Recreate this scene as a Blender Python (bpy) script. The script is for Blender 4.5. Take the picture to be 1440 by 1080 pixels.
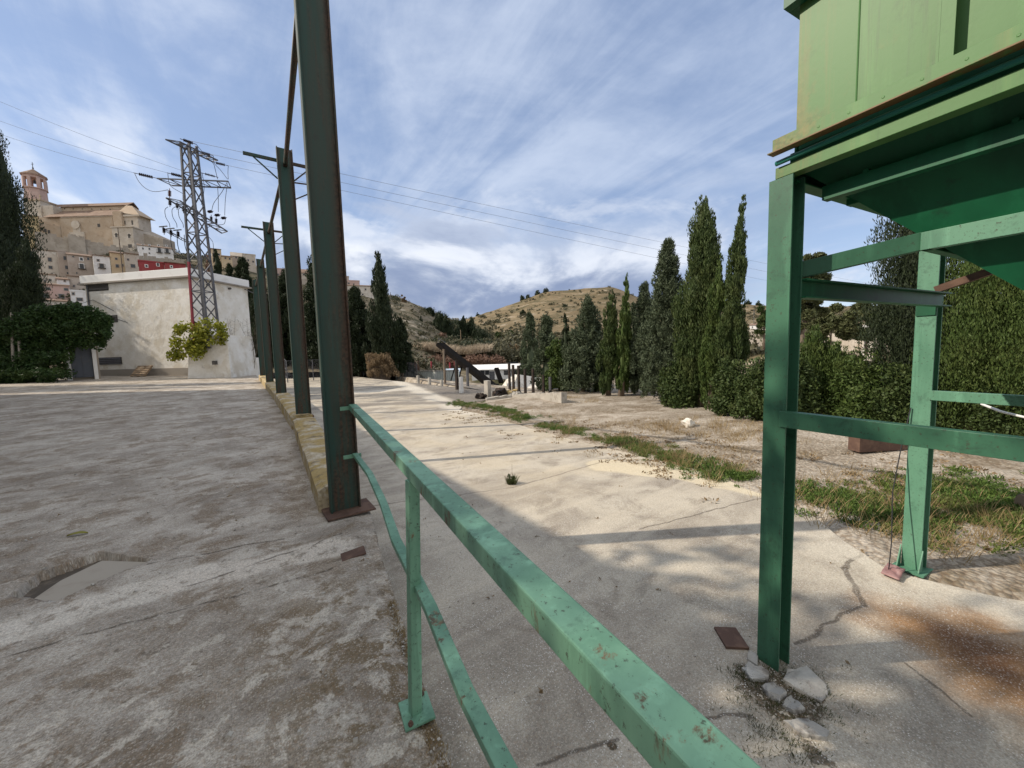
import bpy, math, random
import numpy as np
from mathutils import Vector, Matrix, noise as mnoise
R_ = math.radians
for o in list(bpy.data.objects): bpy.data.objects.remove(o)
SC = bpy.context.scene; COL = SC.collection

# ---------------------------------------------------------------- camera
CAM_F, CAM_AZ, CAM_PT, CAM_RO, EYE = 541., R_(35.5), R_(4.8), R_(1.66), 1.5     # focal in px of a 1440 px wide frame
_r0 = np.array([math.cos(CAM_AZ), -math.sin(CAM_AZ), 0.])
_fw = np.array([math.sin(CAM_AZ)*math.cos(CAM_PT), math.cos(CAM_AZ)*math.cos(CAM_PT), -math.sin(CAM_PT)])
_u0 = np.cross(_r0, _fw)
_rt = math.cos(CAM_RO)*_r0 - math.sin(CAM_RO)*_u0
_up = math.cos(CAM_RO)*_u0 + math.sin(CAM_RO)*_r0
_cc = np.array([0., 0., EYE])
def ray(px, py): return _fw + _rt*(px-720)/CAM_F - _up*(py-540)/CAM_F
def P(px, py, z): r = ray(px, py); return _cc + r*((z-EYE)/r[2])       # where a sight line meets height z
def PX(px, py, x): r = ray(px, py); return _cc + r*(x/r[0])            # ... meets the plane X = x
def D(px, py, d): return _cc + ray(px, py)*d                           # ... at a given distance
def dep(p): return float((np.array(p)-_cc) @ _fw)
cam = bpy.data.objects.new('camera', bpy.data.cameras.new('camera')); COL.objects.link(cam)
cam.data.sensor_width = 36; cam.data.lens = 36*CAM_F/1440; cam.data.clip_start = .02; cam.data.clip_end = 6000
cam.matrix_world = Matrix(((_rt[0], _up[0], -_fw[0], 0), (_rt[1], _up[1], -_fw[1], 0), (_rt[2], _up[2], -_fw[2], EYE), (0, 0, 0, 1)))
SC.camera = cam

# ---------------------------------------------------------------- light and sky
SUN_EL = R_(36); SUN_DIR = np.array([-.845, .535]); SUN_AZ = math.atan2(SUN_DIR[0], SUN_DIR[1])
sd = Vector((SUN_DIR[0]*math.cos(SUN_EL), SUN_DIR[1]*math.cos(SUN_EL), math.sin(SUN_EL)))
sun = bpy.data.objects.new('sun', bpy.data.lights.new('sun', 'SUN')); COL.objects.link(sun)
sun.data.energy = 2.7; sun.data.angle = R_(.55); sun.data.color = (1., .89, .74)
sun.rotation_euler = sd.to_track_quat('Z', 'Y').to_euler()
SC.view_settings.view_transform = 'Standard'; SC.view_settings.look = 'None'
SC.view_settings.exposure = .84; SC.view_settings.gamma = 1; SC.view_settings.use_curve_mapping = False

class NT:
    """small helper for writing node graphs"""
    def __init__(s, tree): s.t = tree; s.t.nodes.clear()
    def n(s, typ, ins=None, **props):
        nd = s.t.nodes.new(typ)
        for k, v in props.items(): setattr(nd, k, v)
        for k, v in (ins or {}).items():
            sock = nd.inputs[k]
            if isinstance(v, bpy.types.NodeSocket): s.t.links.new(v, sock)
            else: sock.default_value = v
        return nd
    def m(s, op, a, b=0., c=0., clamp=False):
        return s.n('ShaderNodeMath', {0: a, 1: b, 2: c}, operation=op, use_clamp=clamp).outputs[0]
    def vm(s, op, a, b=(0, 0, 0)):
        nd = s.n('ShaderNodeVectorMath', {0: a, 1: b}, operation=op)
        return nd.outputs[1] if op in ('LENGTH', 'DOT_PRODUCT', 'DISTANCE') else nd.outputs[0]
    def ss(s, x, lo, hi, a=0., b=1.):
        return s.n('ShaderNodeMapRange', {0: x, 1: lo, 2: hi, 3: a, 4: b}, interpolation_type='SMOOTHSTEP').outputs[0]
    def mix(s, f, a, b, blend='MIX'):
        c = lambda v: v if isinstance(v, bpy.types.NodeSocket) else (*v[:3], 1.)
        return s.n('ShaderNodeMix', {0: f, 6: c(a), 7: c(b)}, data_type='RGBA', blend_type=blend).outputs[2]
    def noise(s, vec, scale, detail=5., rough=.55, dist=0., st=(1, 1, 1), rot=(0, 0, 0), loc=(0, 0, 0)):
        if st != (1, 1, 1) or rot != (0, 0, 0) or loc != (0, 0, 0):
            vec = s.n('ShaderNodeMapping', {0: vec, 1: loc, 2: rot, 3: st}).outputs[0]
        return s.n('ShaderNodeTexNoise', {'Vector': vec, 'Scale': scale, 'Detail': detail, 'Roughness': rough, 'Distortion': dist}).outputs[0]

W = bpy.data.worlds.new('World'); SC.world = W; W.use_nodes = True
t = NT(W.node_tree)
g = t.n('ShaderNodeTexCoord').outputs['Generated']
sep = t.n('ShaderNodeSeparateXYZ', {0: g}).outputs
sky = t.n('ShaderNodeTexSky', sky_type='NISHITA', sun_disc=False, sun_elevation=SUN_EL, sun_rotation=SUN_AZ % (2*math.pi), altitude=800, air_density=1.0, dust_density=.6, ozone_density=1.6).outputs[0]
zc = t.m('MAXIMUM', sep[2], 0.)
den = t.m('ADD', zc, .16)
pv = t.n('ShaderNodeCombineXYZ', {0: t.m('DIVIDE', sep[0], den), 1: t.m('DIVIDE', sep[1], den), 2: 0.}).outputs[0]
veil = t.noise(pv, .55, 7., .62, .5, loc=(3.1, 1.7, 0))                            # thin high veil
strk = t.noise(pv, 1.1, 8., .6, .7, st=(2.2, .55, 1), rot=(0, 0, R_(-52)), loc=(.4, .9, 0))   # wisps drawn out in one direction
fine = t.noise(pv, 3.4, 7., .62, .4)
c1 = t.m('ADD', t.m('MULTIPLY', veil, .45), t.m('ADD', t.m('MULTIPLY', strk, .4), t.m('MULTIPLY', fine, .18)))
cirr = t.ss(c1, .45, .66, 0., .80)
qv = t.n('ShaderNodeCombineXYZ', {0: t.n('ShaderNodeMath', {0: sep[0], 1: sep[1]}, operation='ARCTAN2').outputs[0], 1: t.m('MULTIPLY', zc, 2.1), 2: 0.}).outputs[0]
az = t.n('ShaderNodeMath', {0: sep[0], 1: sep[1]}, operation='ARCTAN2').outputs[0]
cum = t.noise(qv, 3.0, 9., .58, .3, loc=(1.35, .31, 0))
cumU = t.noise(t.vm('ADD', qv, (-.07, -.09, 0)), 3.0, 9., .58, .3, loc=(1.35, .31, 0))
west = t.ss(t.vm('DOT_PRODUCT', g, (float(sd[0]), float(sd[1]), .25)), -.25, .85)   # the clouds nearer the sun are brighter
skyc = t.mix(.55, t.n('ShaderNodeHueSaturation', {'Saturation': .82, 'Color': sky}).outputs[0], (1.65, 2.3, 3.75))
ccol = t.mix(west, (3.3, 3.85, 4.9), (5.0, 5.4, 6.1))
s1 = t.mix(cirr, skyc, ccol)
bankw = t.ss(t.m('ABSOLUTE', t.m('SUBTRACT', az, .58)), .75, .30)
hh = t.m('ADD', zc, t.m('MULTIPLY', t.m('SUBTRACT', cum, .5), .42))
bank = t.m('MULTIPLY', t.m('MULTIPLY', t.ss(hh, .33, .25), t.ss(zc, .055, .11)), bankw)
scat = t.m('MULTIPLY', t.m('MULTIPLY', t.ss(cum, .52, .62), t.ss(zc, .5, .2)), t.ss(zc, .03, .1))
lit = t.ss(t.m('SUBTRACT', cum, cumU), -.10, .14)
dark = t.mix(t.ss(hh, .14, .27), (1.55, 1.95, 2.95), (2.9, 3.35, 4.3))
white = t.mix(west, (4.7, 5.0, 5.6), (6.1, 6.2, 6.4))
bc = t.mix(t.m('MULTIPLY', lit, t.ss(hh, .10, .27)), dark, white)
s1b = t.mix(t.m('MULTIPLY', scat, .75), s1, t.mix(lit, t.mix(west, (3.1, 3.6, 4.6), (4.6, 5.0, 5.6)), white))
s2 = t.mix(t.m('MULTIPLY', bank, .96), s1b, bc)
lowg = t.m('MULTIPLY', t.ss(zc, .30, .0), t.m('ADD', .10, t.m('MULTIPLY', west, .7)))
s3 = t.mix(t.m('MULTIPLY', lowg, t.m('SUBTRACT', 1., bank)), s2, (5.2, 5.6, 6.2))
over = t.m('MAXIMUM', t.ss(zc, .66, .92), t.ss(t.vm('DOT_PRODUCT', g, (float(_fw[0]), float(_fw[1]), 0.)), .15, -.45))   # unseen bright white added overhead and behind the camera, to lift the shaded yard
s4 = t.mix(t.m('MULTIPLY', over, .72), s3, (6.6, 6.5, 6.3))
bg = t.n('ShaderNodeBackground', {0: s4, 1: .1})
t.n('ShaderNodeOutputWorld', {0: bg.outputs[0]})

# ---------------------------------------------------------------- materials
MATS = {}
def new_mat(name):
    m = bpy.data.materials.new(name); m.use_nodes = True; MATS[name] = m
    return m, NT(m.node_tree)
def finish(t, col, rough=.8, bump=None, metal=0., spec=.3, alpha=None):
    ins = {'Base Color': col if isinstance(col, bpy.types.NodeSocket) else (*col[:3], 1.), 'Roughness': rough, 'Metallic': metal, 'Specular IOR Level': spec}
    if bump is not None: ins['Normal'] = bump
    b = t.n('ShaderNodeBsdfPrincipled', ins)
    t.n('ShaderNodeOutputMaterial', {0: b.outputs[0]})
def bumpn(t, h, strength=.3, dist=.01): return t.n('ShaderNodeBump', {'Strength': strength, 'Distance': dist, 'Height': h}).outputs[0]
def surf(name, base, layers=(), rough=.8, bump=(), spec=.3, metal=0., bdist=.01):
    """layers: (colour, scale, lo, hi, strength[, stretch])"""
    m, t = new_mat(name); pos = t.n('ShaderNodeTexCoord').outputs['Object']; c = None
    for i, L in enumerate(layers):
        st = L[5] if len(L) > 5 else (1, 1, 1)
        f = t.ss(t.noise(pos, L[1], 6., .6, .2, st=st, loc=(i*7.3, i*3.1, i*1.7)), L[2], L[3], 0., L[4])
        c = t.mix(f, c if c is not None else base, L[0])
    h = None
    for sc, st in bump:
        k = t.m('MULTIPLY', t.noise(pos, sc, 5., .6), st); h = k if h is None else t.m('ADD', h, k)
    finish(t, c if c is not None else base, rough, bumpn(t, h, .6, bdist) if h is not None else None, metal, spec)
    return m
def seg(t, pos2, a, b, w, soft):
    """mask along the segment a-b in plan"""
    a, b = np.array(a[:2], float), np.array(b[:2], float); ab = b-a; L2 = float(ab@ab)
    d = t.vm('SUBTRACT', pos2, (a[0], a[1], 0))
    k = t.m('MULTIPLY', t.vm('DOT_PRODUCT', d, (ab[0], ab[1], 0)), 1/L2, clamp=True)
    pr = t.n('ShaderNodeVectorMath', {0: (ab[0], ab[1], 0), 'Scale': k}, operation='SCALE').outputs[0]
    return t.ss(t.vm('LENGTH', t.vm('SUBTRACT', d, pr)), w+soft, w)
def flat2(t, wob=.0, wsc=3.):
    p = t.n('ShaderNodeTexCoord').outputs['Object']
    s = t.n('ShaderNodeSeparateXYZ', {0: p}).outputs
    q = t.n('ShaderNodeCombineXYZ', {0: s[0], 1: s[1], 2: 0.}).outputs[0]
    if wob:
        nz = t.n('ShaderNodeTexNoise', {'Vector': q, 'Scale': wsc, 'Detail': 4.}).outputs[1]
        o = t.n('ShaderNodeVectorMath', {0: t.vm('SUBTRACT', nz, (.5, .5, .5)), 'Scale': wob}, operation='SCALE').outputs[0]
        s2 = t.n('ShaderNodeSeparateXYZ', {0: t.vm('ADD', q, o)}).outputs
        q = t.n('ShaderNodeCombineXYZ', {0: s2[0], 1: s2[1], 2: 0.}).outputs[0]
    return p, q

def aggregate(t, q, c, sc, amt):
    """visible stones of a worn concrete: light, dark and brownish grains"""
    v = t.n('ShaderNodeTexVoronoi', {'Vector': q, 'Scale': sc, 'Randomness': 1.}).outputs
    rnd = t.n('ShaderNodeSeparateColor', {0: v[1]}).outputs
    gr = t.mix(t.ss(rnd[0], .35, .9), (.15, .125, .10), (.66, .61, .54)); gr = t.mix(t.ss(rnd[1], .7, .8), gr, (.30, .19, .11))
    return t.mix(t.m('MULTIPLY', t.ss(v[0], .62, .40), amt), c, gr), v[0]
def grit(t, q, c, k):
    """sharp grains, lighter and darker than the ground they lie in"""
    a = t.ss(t.noise(q, 62., 6, .82), .36, .64); b = t.ss(t.noise(q, 190., 4, .8, loc=(4, 2, 0)), .36, .64)
    m_ = t.m('ADD', t.m('MULTIPLY', a, .6), t.m('MULTIPLY', b, .5))
    lo = t.mix(k, c, t.mix(1., c, (.28, .26, .24), 'MULTIPLY')); hi = t.mix(k*.6, c, t.mix(1., c, (1.7, 1.7, 1.7), 'MULTIPLY'))
    return t.mix(m_, lo, hi)
def yard_material():
    m, t = new_mat('yard_concrete'); p, q = flat2(t); _, qw = flat2(t, .30, 2.2); _, qf = flat2(t, .10, 5.)
    sq = t.n('ShaderNodeSeparateXYZ', {0: q}).outputs
    c = t.mix(t.ss(t.noise(q, 1.1, 10, .68), .36, .64), (.265, .23, .19), (.53, .485, .42))
    c = t.mix(t.ss(t.noise(q, 2.6, 10, .72, .5, loc=(4, 1, 0)), .49, .58, 0, .75), c, (.20, .15, .10))    # brown grime
    c = t.mix(t.ss(t.noise(q, 1.5, 10, .72, .8, st=(.5, 1.6, 1), rot=(0, 0, R_(25)), loc=(9, 3, 0)), .50, .66, 0, .4), c, (.62, .575, .505))
    c = t.mix(t.ss(t.noise(q, 6.5, 8, .7, .4, st=(.6, 1.7, 1), rot=(0, 0, R_(20)), loc=(1, 7, 0)), .54, .66, 0, .5), c, (.20, .15, .10))
    ny = t.ss(sq[1], 3.1, 2.3)
    mo = t.m('MULTIPLY', t.ss(t.noise(q, 4.5, 9, .68, .6), .45, .56), t.m('MULTIPLY', t.ss(sq[0], -.45, .4), ny))
    c = t.mix(t.m('MULTIPLY', mo, .85), c, (.16, .112, .058))                                             # mossy dirt along the broken edge
    c = t.mix(t.m('MULTIPLY', t.ss(t.noise(q, 6., 8, .66, .3, loc=(2, 8, 0)), .54, .60), t.m('MULTIPLY', ny, .75)), c, (.60, .55, .47))
    for a, b, w, s_, f, cl in ((P(-40, 905, 0), P(260, 815, 0), .13, .10, .85, (.68, .63, .55)), (P(260, 815, 0), P(470, 772, 0), .11, .08, .9, (.66, .60, .52))):
        k = t.m('MULTIPLY', seg(t, qw, a, b, w, s_), t.ss(t.noise(q, 9., 7, .7, loc=(3, 3, 0)), .36, .52))
        c = t.mix(t.m('MULTIPLY', k, f), c, cl)
    for a, b in ((P(230, 835, 0), P(480, 752, 0)), (P(30, 915, 0), P(330, 838, 0)), (P(330, 838, 0), P(470, 800, 0)), (P(210, 793, 0), P(400, 757, 0))):
        c = t.mix(t.m('MULTIPLY', t.m('MULTIPLY', seg(t, qf, a, b, .003, .016), t.ss(t.noise(q, 5., 5, .6), .38, .55)), .85), c, (.07, .055, .04))
    far = t.ss(sq[1], 4.5, 8.)
    big = t.ss(t.noise(q, .8, 11, .72, .4, st=(1.0, .7, 1), loc=(1, 5, 0)), .46, .68, 0, .5)
    c = t.mix(t.m('MULTIPLY', big, far), c, (.60, .56, .49))
    bigd = t.ss(t.noise(q, 1.0, 11, .74, .5, st=(1., .7, 1), loc=(7, 2, 0)), .48, .68, 0, .5)
    c = t.mix(t.m('MULTIPLY', bigd, far), c, (.185, .155, .12))
    c, vd = aggregate(t, q, c, 120., .34)
    for sc_, lo_, cl_, k_ in ((5.2, .575, (.60, .56, .49), .45), (8.5, .60, (.13, .105, .08), .6), (17., .62, (.10, .085, .065), .55), (3.1, .60, (.30, .27, .23), .5)):
        c = t.mix(t.ss(t.noise(q, sc_, 9, .74, .3, loc=(sc_, 2, 0)), lo_, lo_+.025, 0, k_), c, cl_)   # crisp-edged worn and stained spots
    c = t.mix(t.ss(sq[2], -.010, -.035, 0, .92), c, (.075, .06, .045))  # darker tone keyed to depth below the yard surface, for the pit walls
    c = grit(t, q, c, .55)
    h = t.m('ADD', t.m('MULTIPLY', t.noise(q, 9., 8, .7), 1.), t.m('MULTIPLY', vd, -.22))
    finish(t, c, .92, bumpn(t, h, .6, .014), spec=.2); return m

def slab_material():
    m, t = new_mat('slab_concrete'); p, q = flat2(t); _, qw = flat2(t, .5, 1.2); _, qf = flat2(t, .12, 4.)
    c = t.mix(t.ss(t.noise(q, .8, 10, .68, .4), .38, .62), (.33, .295, .245), (.51, .465, .385))
    c = t.mix(t.ss(t.noise(q, 1.0, 6, .6, .4, st=(.16, 2.6, 1), rot=(0, 0, R_(-62))), .48, .62, 0, .55), c, (.56, .505, .41))   # broom and tyre streaks
    c = t.mix(t.ss(t.noise(q, 1.7, 10, .72, .6, loc=(3, 6, 0)), .50, .66, 0, .7), c, (.215, .185, .15))
    sx = t.n('ShaderNodeSeparateXYZ', {0: q}).outputs
    ye = t.m('MULTIPLY', t.ss(t.noise(q, .8, 6, .6, .5, loc=(8, 0, 0)), .4, .62), t.m('MULTIPLY', t.ss(sx[0], 2., 4.2), t.ss(sx[1], 2., 5.)))
    c = t.mix(t.m('MULTIPLY', ye, .45), c, (.56, .48, .345))                                                  # pale yellow silt
    c = t.mix(t.m('MULTIPLY', t.ss(sx[1], 13., 17.), t.ss(t.noise(q, .45, 6, .62, .6, st=(.6, 1.3, 1)), .44, .6, 0, .75)), c, (.15, .14, .13))
    for a, b, w, s_, f in ((P(500, 552, -.9), P(600, 545, -.9), .5, .8, .7), (P(560, 536, -.9), P(660, 580, -.85), .3, .5, .7)):
        c = t.mix(t.m('MULTIPLY', seg(t, qw, a, b, w, s_), f), c, (.62, .58, .50))
    la, lb = P(548, 531, -.92), P(664, 582, -.86); nx, ny_ = float(lb[1]-la[1]), float(la[0]-lb[0]); ln = math.hypot(nx, ny_); sgn = -1. if nx < 0 else 1.
    sd_ = t.m('DIVIDE', t.vm('DOT_PRODUCT', t.vm('SUBTRACT', qw, (float(la[0]), float(la[1]), 0)), (nx*sgn, ny_*sgn, 0)), ln)
    wet = t.m('MULTIPLY', t.m('MULTIPLY', t.ss(sd_, .3, .9), t.ss(sx[1], 13.5, 16.)), t.ss(t.noise(q, .5, 8, .66, .5, loc=(2, 4, 0)), .34, .46))
    c = t.mix(t.m('MULTIPLY', wet, .85), c, (.12, .108, .095))                                              # dark worn asphalt beyond the pale seam
    for a, b, w, s_, f in ((P(500, 569, -.9), P(640, 566, -.9), .25, .5, .75), (P(495, 556, -.9), P(590, 556, -.9), .5, .6, .6)):
        c = t.mix(t.m('MULTIPLY', seg(t, qw, a, b, w, s_), f), c, (.17, .155, .135))
    edge = seg(t, qw, P(850, 655, -.55), P(1130, 700, -.42), .28, .1)
    c = t.mix(t.m('MULTIPLY', edge, .7), c, (.70, .61, .43))
    rs = P(1405, 925, -.4)                                                                                  # rust stain below the outlet
    d = t.vm('DISTANCE', qw, (float(rs[0]), float(rs[1]), 0))
    nz = t.noise(q, 3.2, 6, .6); dd = t.m('ADD', d, t.m('MULTIPLY', t.m('SUBTRACT', nz, .5), .5))
    c = t.mix(t.ss(dd, .68, .28, 0, .92), c, (.33, .18, .075)); c = t.mix(t.ss(dd, .36, .1, 0, .9), c, (.13, .06, .028))
    f0 = P(1100, 972, -.4); d = t.vm('DISTANCE', qf, (float(f0[0]), float(f0[1]), 0)); rag = t.m('MULTIPLY', t.m('SUBTRACT', t.noise(q, 8., 7, .72), .5), .34)
    c = t.mix(t.m('MULTIPLY', t.ss(t.m('ADD', d, rag), .215, .17), t.ss(t.noise(q, 22., 6, .75), .36, .5)), c, (.085, .068, .045))
    for px, py, rr, k in ((1150, 1062, .10, .8), (862, 1050, .05, 1.)):
        s_ = P(px, py, -.4); d = t.vm('DISTANCE', qf, (float(s_[0]), float(s_[1]), 0))
        dd = t.m('ADD', d, t.m('MULTIPLY', t.m('SUBTRACT', t.noise(q, 9., 5, .65), .5), .2 if rr > .06 else .03))
        c = t.mix(t.m('MULTIPLY', t.ss(dd, rr*.6, rr*.45), k), c, (.085, .068, .046))
    for a, b, w in ((P(440, 712, -.5), P(720, 683, -.5), .006), (P(720, 683, -.5), P(870, 648, -.6), .006), (P(1120, 905, -.4), P(1215, 850, -.4), .006), (P(1215, 850, -.4), P(1190, 800, -.4), .014), (P(1190, 800, -.4), P(1215, 770, -.4), .012), (P(990, 1010, -.4), P(1060, 1005, -.4), .004), (P(760, 1075, -.4), P(870, 1040, -.4), .004), (P(1270, 930, -.4), P(1370, 1010, -.4), .004), (P(900, 745, -.42), P(1080, 700, -.42), .003)):
        c = t.mix(t.m('MULTIPLY', seg(t, qf, a, b, w, .012), .8), c, (.09, .075, .06))
    pale = t.m('MULTIPLY', t.ss(t.noise(q, 2.2, 7, .65, .7, loc=(1, 2, 0)), .42, .56), t.ss(sx[0], 3.5, 4.4))
    c = t.mix(t.m('MULTIPLY', t.m('MULTIPLY', pale, t.ss(sx[1], 1.6, .9)), .6), c, (.68, .63, .53))
    c, vd = aggregate(t, q, c, 120., .30)
    vor = t.n('ShaderNodeTexVoronoi', {'Vector': q, 'Scale': 85.}).outputs
    chips = t.ss(t.noise(q, 2.4, 5, .7, loc=(6, 1, 0)), .40, .62)
    sp = t.m('MULTIPLY', t.ss(vor[0], .34, .22), t.m('MULTIPLY', chips, t.ss(t.n('ShaderNodeSeparateColor', {0: vor[1]}).outputs[0], .55, .62)))
    c = t.mix(t.m('MULTIPLY', sp, .85), c, (.80, .78, .74))                                                 # pale gravel chips
    c = grit(t, q, c, .42)
    h = t.m('ADD', t.m('MULTIPLY', t.noise(q, 6., 6, .68), .5), t.m('ADD', t.m('MULTIPLY', vd, -.12), t.m('MULTIPLY', sp, .5)))
    finish(t, c, .9, bumpn(t, h, .5, .008), spec=.2); return m

def gravel_material():
    m, t = new_mat('gravel_soil'); p, q = flat2(t)
    c = t.mix(t.ss(t.noise(q, .6, 10, .7, .4), .4, .6), (.23, .195, .15), (.43, .385, .325))
    c = t.mix(t.ss(t.noise(q, .9, 7, .66, .5, loc=(3, 3, 0)), .47, .6, 0, .8), c, (.135, .10, .058))
    c = t.mix(t.ss(t.noise(q, .7, 9, .68, .5, loc=(7, 1, 0)), .54, .64, 0, .75), c, (.50, .45, .385))
    v = t.n('ShaderNodeTexVoronoi', {'Vector': q, 'Scale': 26.}).outputs
    st = t.ss(t.n('ShaderNodeSeparateColor', {0: v[1]}).outputs[0], .3, .9)
    c = t.mix(t.m('MULTIPLY', st, .4), c, (.54, .475, .39)); c = t.mix(t.ss(v[0], .5, .75, 0, .5), c, (.17, .12, .08))
    h = t.m('ADD', t.m('MULTIPLY', v[0], -.8), t.m('MULTIPLY', t.noise(q, 14., 5, .7), 1.))
    finish(t, c, .95, bumpn(t, h, .8, .03), spec=.15); return m

def leaf_material(name, a, b, c3=None, trans=.12):
    m, t = new_mat(name); gi = t.n('ShaderNodeNewGeometry'); pos = t.n('ShaderNodeTexCoord').outputs['Object']
    c = t.mix(gi.outputs['Random Per Island'], a, b)
    c = t.mix(t.ss(t.noise(pos, 1.3, 4, .6), .45, .68, 0, .6), c, c3 or b)
    bs = t.n('ShaderNodeBsdfPrincipled', {'Base Color': c, 'Roughness': .62, 'Specular IOR Level': .25})
    tr = t.n('ShaderNodeBsdfTranslucent', {0: c})
    t.n('ShaderNodeOutputMaterial', {0: t.n('ShaderNodeMixShader', {0: trans, 1: bs.outputs[0], 2: tr.outputs[0]}).outputs[0]}); return m

def paint_material(name, base, dark, rust, rlo=.62, rhi=.70, sc=3., stretch=(1, 1, .35), spots=True, rough=.5, rustx=None, rk=.9, runs=False):
    """aged enamel: uneven fade, runs and flaking rust"""
    m, t = new_mat(name); pos = t.n('ShaderNodeTexCoord').outputs['Object']
    c = t.mix(t.ss(t.noise(pos, sc, 6, .6, .3, st=stretch), .38, .64), base, dark)
    c = t.mix(t.ss(t.noise(pos, 1.3*sc, 6, .65, .2, st=(3, 3, .25), loc=(2, 3, 1)), .52, .68, 0, .35), c, [min(1, x*1.7+.01) for x in base])
    f = t.ss(t.noise(pos, 1.7*sc, 8, .7, .3, st=stretch, loc=(5, 1, 3)), rlo, rhi)
    if rustx:
        x = t.n('ShaderNodeSeparateXYZ', {0: pos}).outputs[0]
        rx = t.m('MULTIPLY', t.ss(x, *rustx), t.ss(t.noise(pos, 2., 6, .65, .3, st=(1, 1, .2)), .36, .54))
        f = t.m('MAXIMUM', f, t.m('MULTIPLY', rx, .92))
    c = t.mix(t.m('MULTIPLY', f, rk), c, t.mix(t.ss(t.noise(pos, 30., 4, .6), .4, .6), rust, [x*.45 for x in rust]))
    gr = t.m('MULTIPLY', t.ss(t.noise(pos, 3.1*sc, 8, .75, .3, loc=(7, 4, 2)), .54, .68), .55)
    c = t.mix(gr, c, [x*.38+.012 for x in dark])
    if spots: c = t.mix(t.ss(t.noise(pos, 60., 5, .75), .585, .66, 0, .8), c, (.045, .045, .03))
    if runs:
        zl = t.n('ShaderNodeSeparateXYZ', {0: pos}).outputs[2]
        st = t.ss(t.noise(pos, 1.0, 7, .7, .15, st=(9, 9, .35), loc=(3, 9, 1)), .50, .68, 0, .5); c = t.mix(st, c, (.17, .17, .06))
        c = t.mix(t.ss(t.noise(pos, 1.0, 7, .7, .1, st=(14, 14, .5), loc=(8, 2, 1)), .56, .70, 0, .55), c, (.055, .10, .045))
        ed = t.m('MULTIPLY', t.ss(t.m('ABSOLUTE', t.m('SUBTRACT', zl, 2.923)), .016, .004), t.ss(t.noise(pos, 6., 6, .7), .40, .55)); c = t.mix(t.m('MULTIPLY', ed, .85), c, (.17, .075, .035))
    h = t.m('ADD', t.m('MULTIPLY', f, .6), t.m('MULTIPLY', t.noise(pos, 45., 4, .6), .5))
    finish(t, c, rough, bumpn(t, h, .16, .004), spec=.35); return m

M = {}
M['yard'] = yard_material(); M['slab'] = slab_material(); M['gravel'] = gravel_material()
M['rail'] = paint_material('rail_green_paint', (.175, .345, .238), (.105, .23, .155), (.19, .10, .05), .61, .66, 4.)
M['post'] = paint_material('frame_green_paint', (.048, .150, .088), (.028, .098, .058), (.20, .095, .045), .72, .80, 2.2)
M['post_pale'] = paint_material('pale_green_paint', (.12, .275, .185), (.07, .19, .122), (.22, .12, .06), .68, .76, 2.6)
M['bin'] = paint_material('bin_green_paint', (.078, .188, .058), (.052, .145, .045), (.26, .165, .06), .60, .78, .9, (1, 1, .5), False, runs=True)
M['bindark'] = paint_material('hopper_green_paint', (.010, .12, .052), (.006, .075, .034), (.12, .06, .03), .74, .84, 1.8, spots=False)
M['beam'] = paint_material('column_dark_green', (.018, .056, .044), (.044, .042, .029), (.085, .042, .024), .49, .64, 1.2, (3, 3, .22), True, .6, (.05, .115))
M['black'] = surf('black_iron', (.007, .006, .0055), [((.018, .014, .012), 5, .5, .7, .7)], .9, spec=.08)
M['rust'] = surf('rusty_steel', (.105, .062, .047), [((.17, .105, .075), 9, .45, .65, .7), ((.05, .03, .025), 5, .5, .7, .6)], .85, [(40, .6)], bdist=.004)
M['rustdark'] = surf('dark_rusty_iron', (.026, .020, .017), [((.055, .035, .026), 6, .45, .65, .8)], .85)
M['kerb'] = surf('lichen_concrete', (.42, .345, .23), [((.56, .50, .40), 4, .46, .6, .7), ((.36, .255, .085), 3.4, .44, .54, .85), ((.22, .17, .09), 30, .5, .64, .6), ((.13, .105, .08), 5, .56, .68, .8)], .95, [(9, .8), (40, .6)], bdist=.02)
M['rough_conc'] = surf('broken_concrete', (.38, .36, .33), [((.52, .50, .46), 7, .45, .62, .8), ((.16, .14, .12), 9, .52, .66, .8)], .95, [(14, .9), (55, .7)], bdist=.02)
M['conc'] = surf('weathered_concrete', (.36, .335, .295), [((.50, .47, .42), 2, .42, .62, .7), ((.20, .175, .145), 3.5, .52, .68, .6)], .9, [(20, .5)])
M['plaster'] = surf('patchy_white_render', (.72, .69, .63), [((.58, .52, .42), .55, .42, .62, .8), ((.80, .78, .74), 1.6, .46, .62, .7), ((.46, .40, .31), 1.1, .56, .70, .45, (1, 1, .5)), ((.36, .33, .30), 2.2, .62, .72, .5)], .9, [(2.2, .7), (7, .5)], bdist=.07)
M['white'] = surf('white_paint', (.78, .77, .75), [((.60, .58, .55), 1.5, .52, .7, .6)], .8)
M['grey_plinth'] = surf('grey_render', (.29, .26, .225), [((.20, .175, .15), 1.5, .5, .65, .7)], .9)
M['louvre'] = surf('dark_louvre', (.075, .068, .062), [((.16, .15, .14), 4, .5, .7, .5)], .7)
M['galv'] = surf('galvanised_steel', (.115, .115, .125), [((.07, .07, .08), 5, .45, .65, .7)], .5, metal=.35)
M['pred'] = surf('red_painted_steel', (.24, .03, .045), (), .5)
M['ins'] = surf('dark_glass_insulator', (.035, .025, .028), (), .25, spec=.6)
M['insred'] = surf('brown_insulator', (.16, .075, .065), (), .3, spec=.6)
M['wire'] = surf('black_cable', (.03, .03, .035), (), .6)
M['wiregrey'] = surf('aluminium_cable', (.22, .24, .28), (), .6)
M['door'] = surf('blue_grey_door', (.085, .095, .115), [((.13, .135, .14), 3, .5, .7, .6)], .55)
M['bark'] = surf('bark', (.13, .10, .075), [((.22, .18, .14), 6, .45, .65, .7, (3, 3, .4))], .95, [(18, 1.)], bdist=.02)
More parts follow.
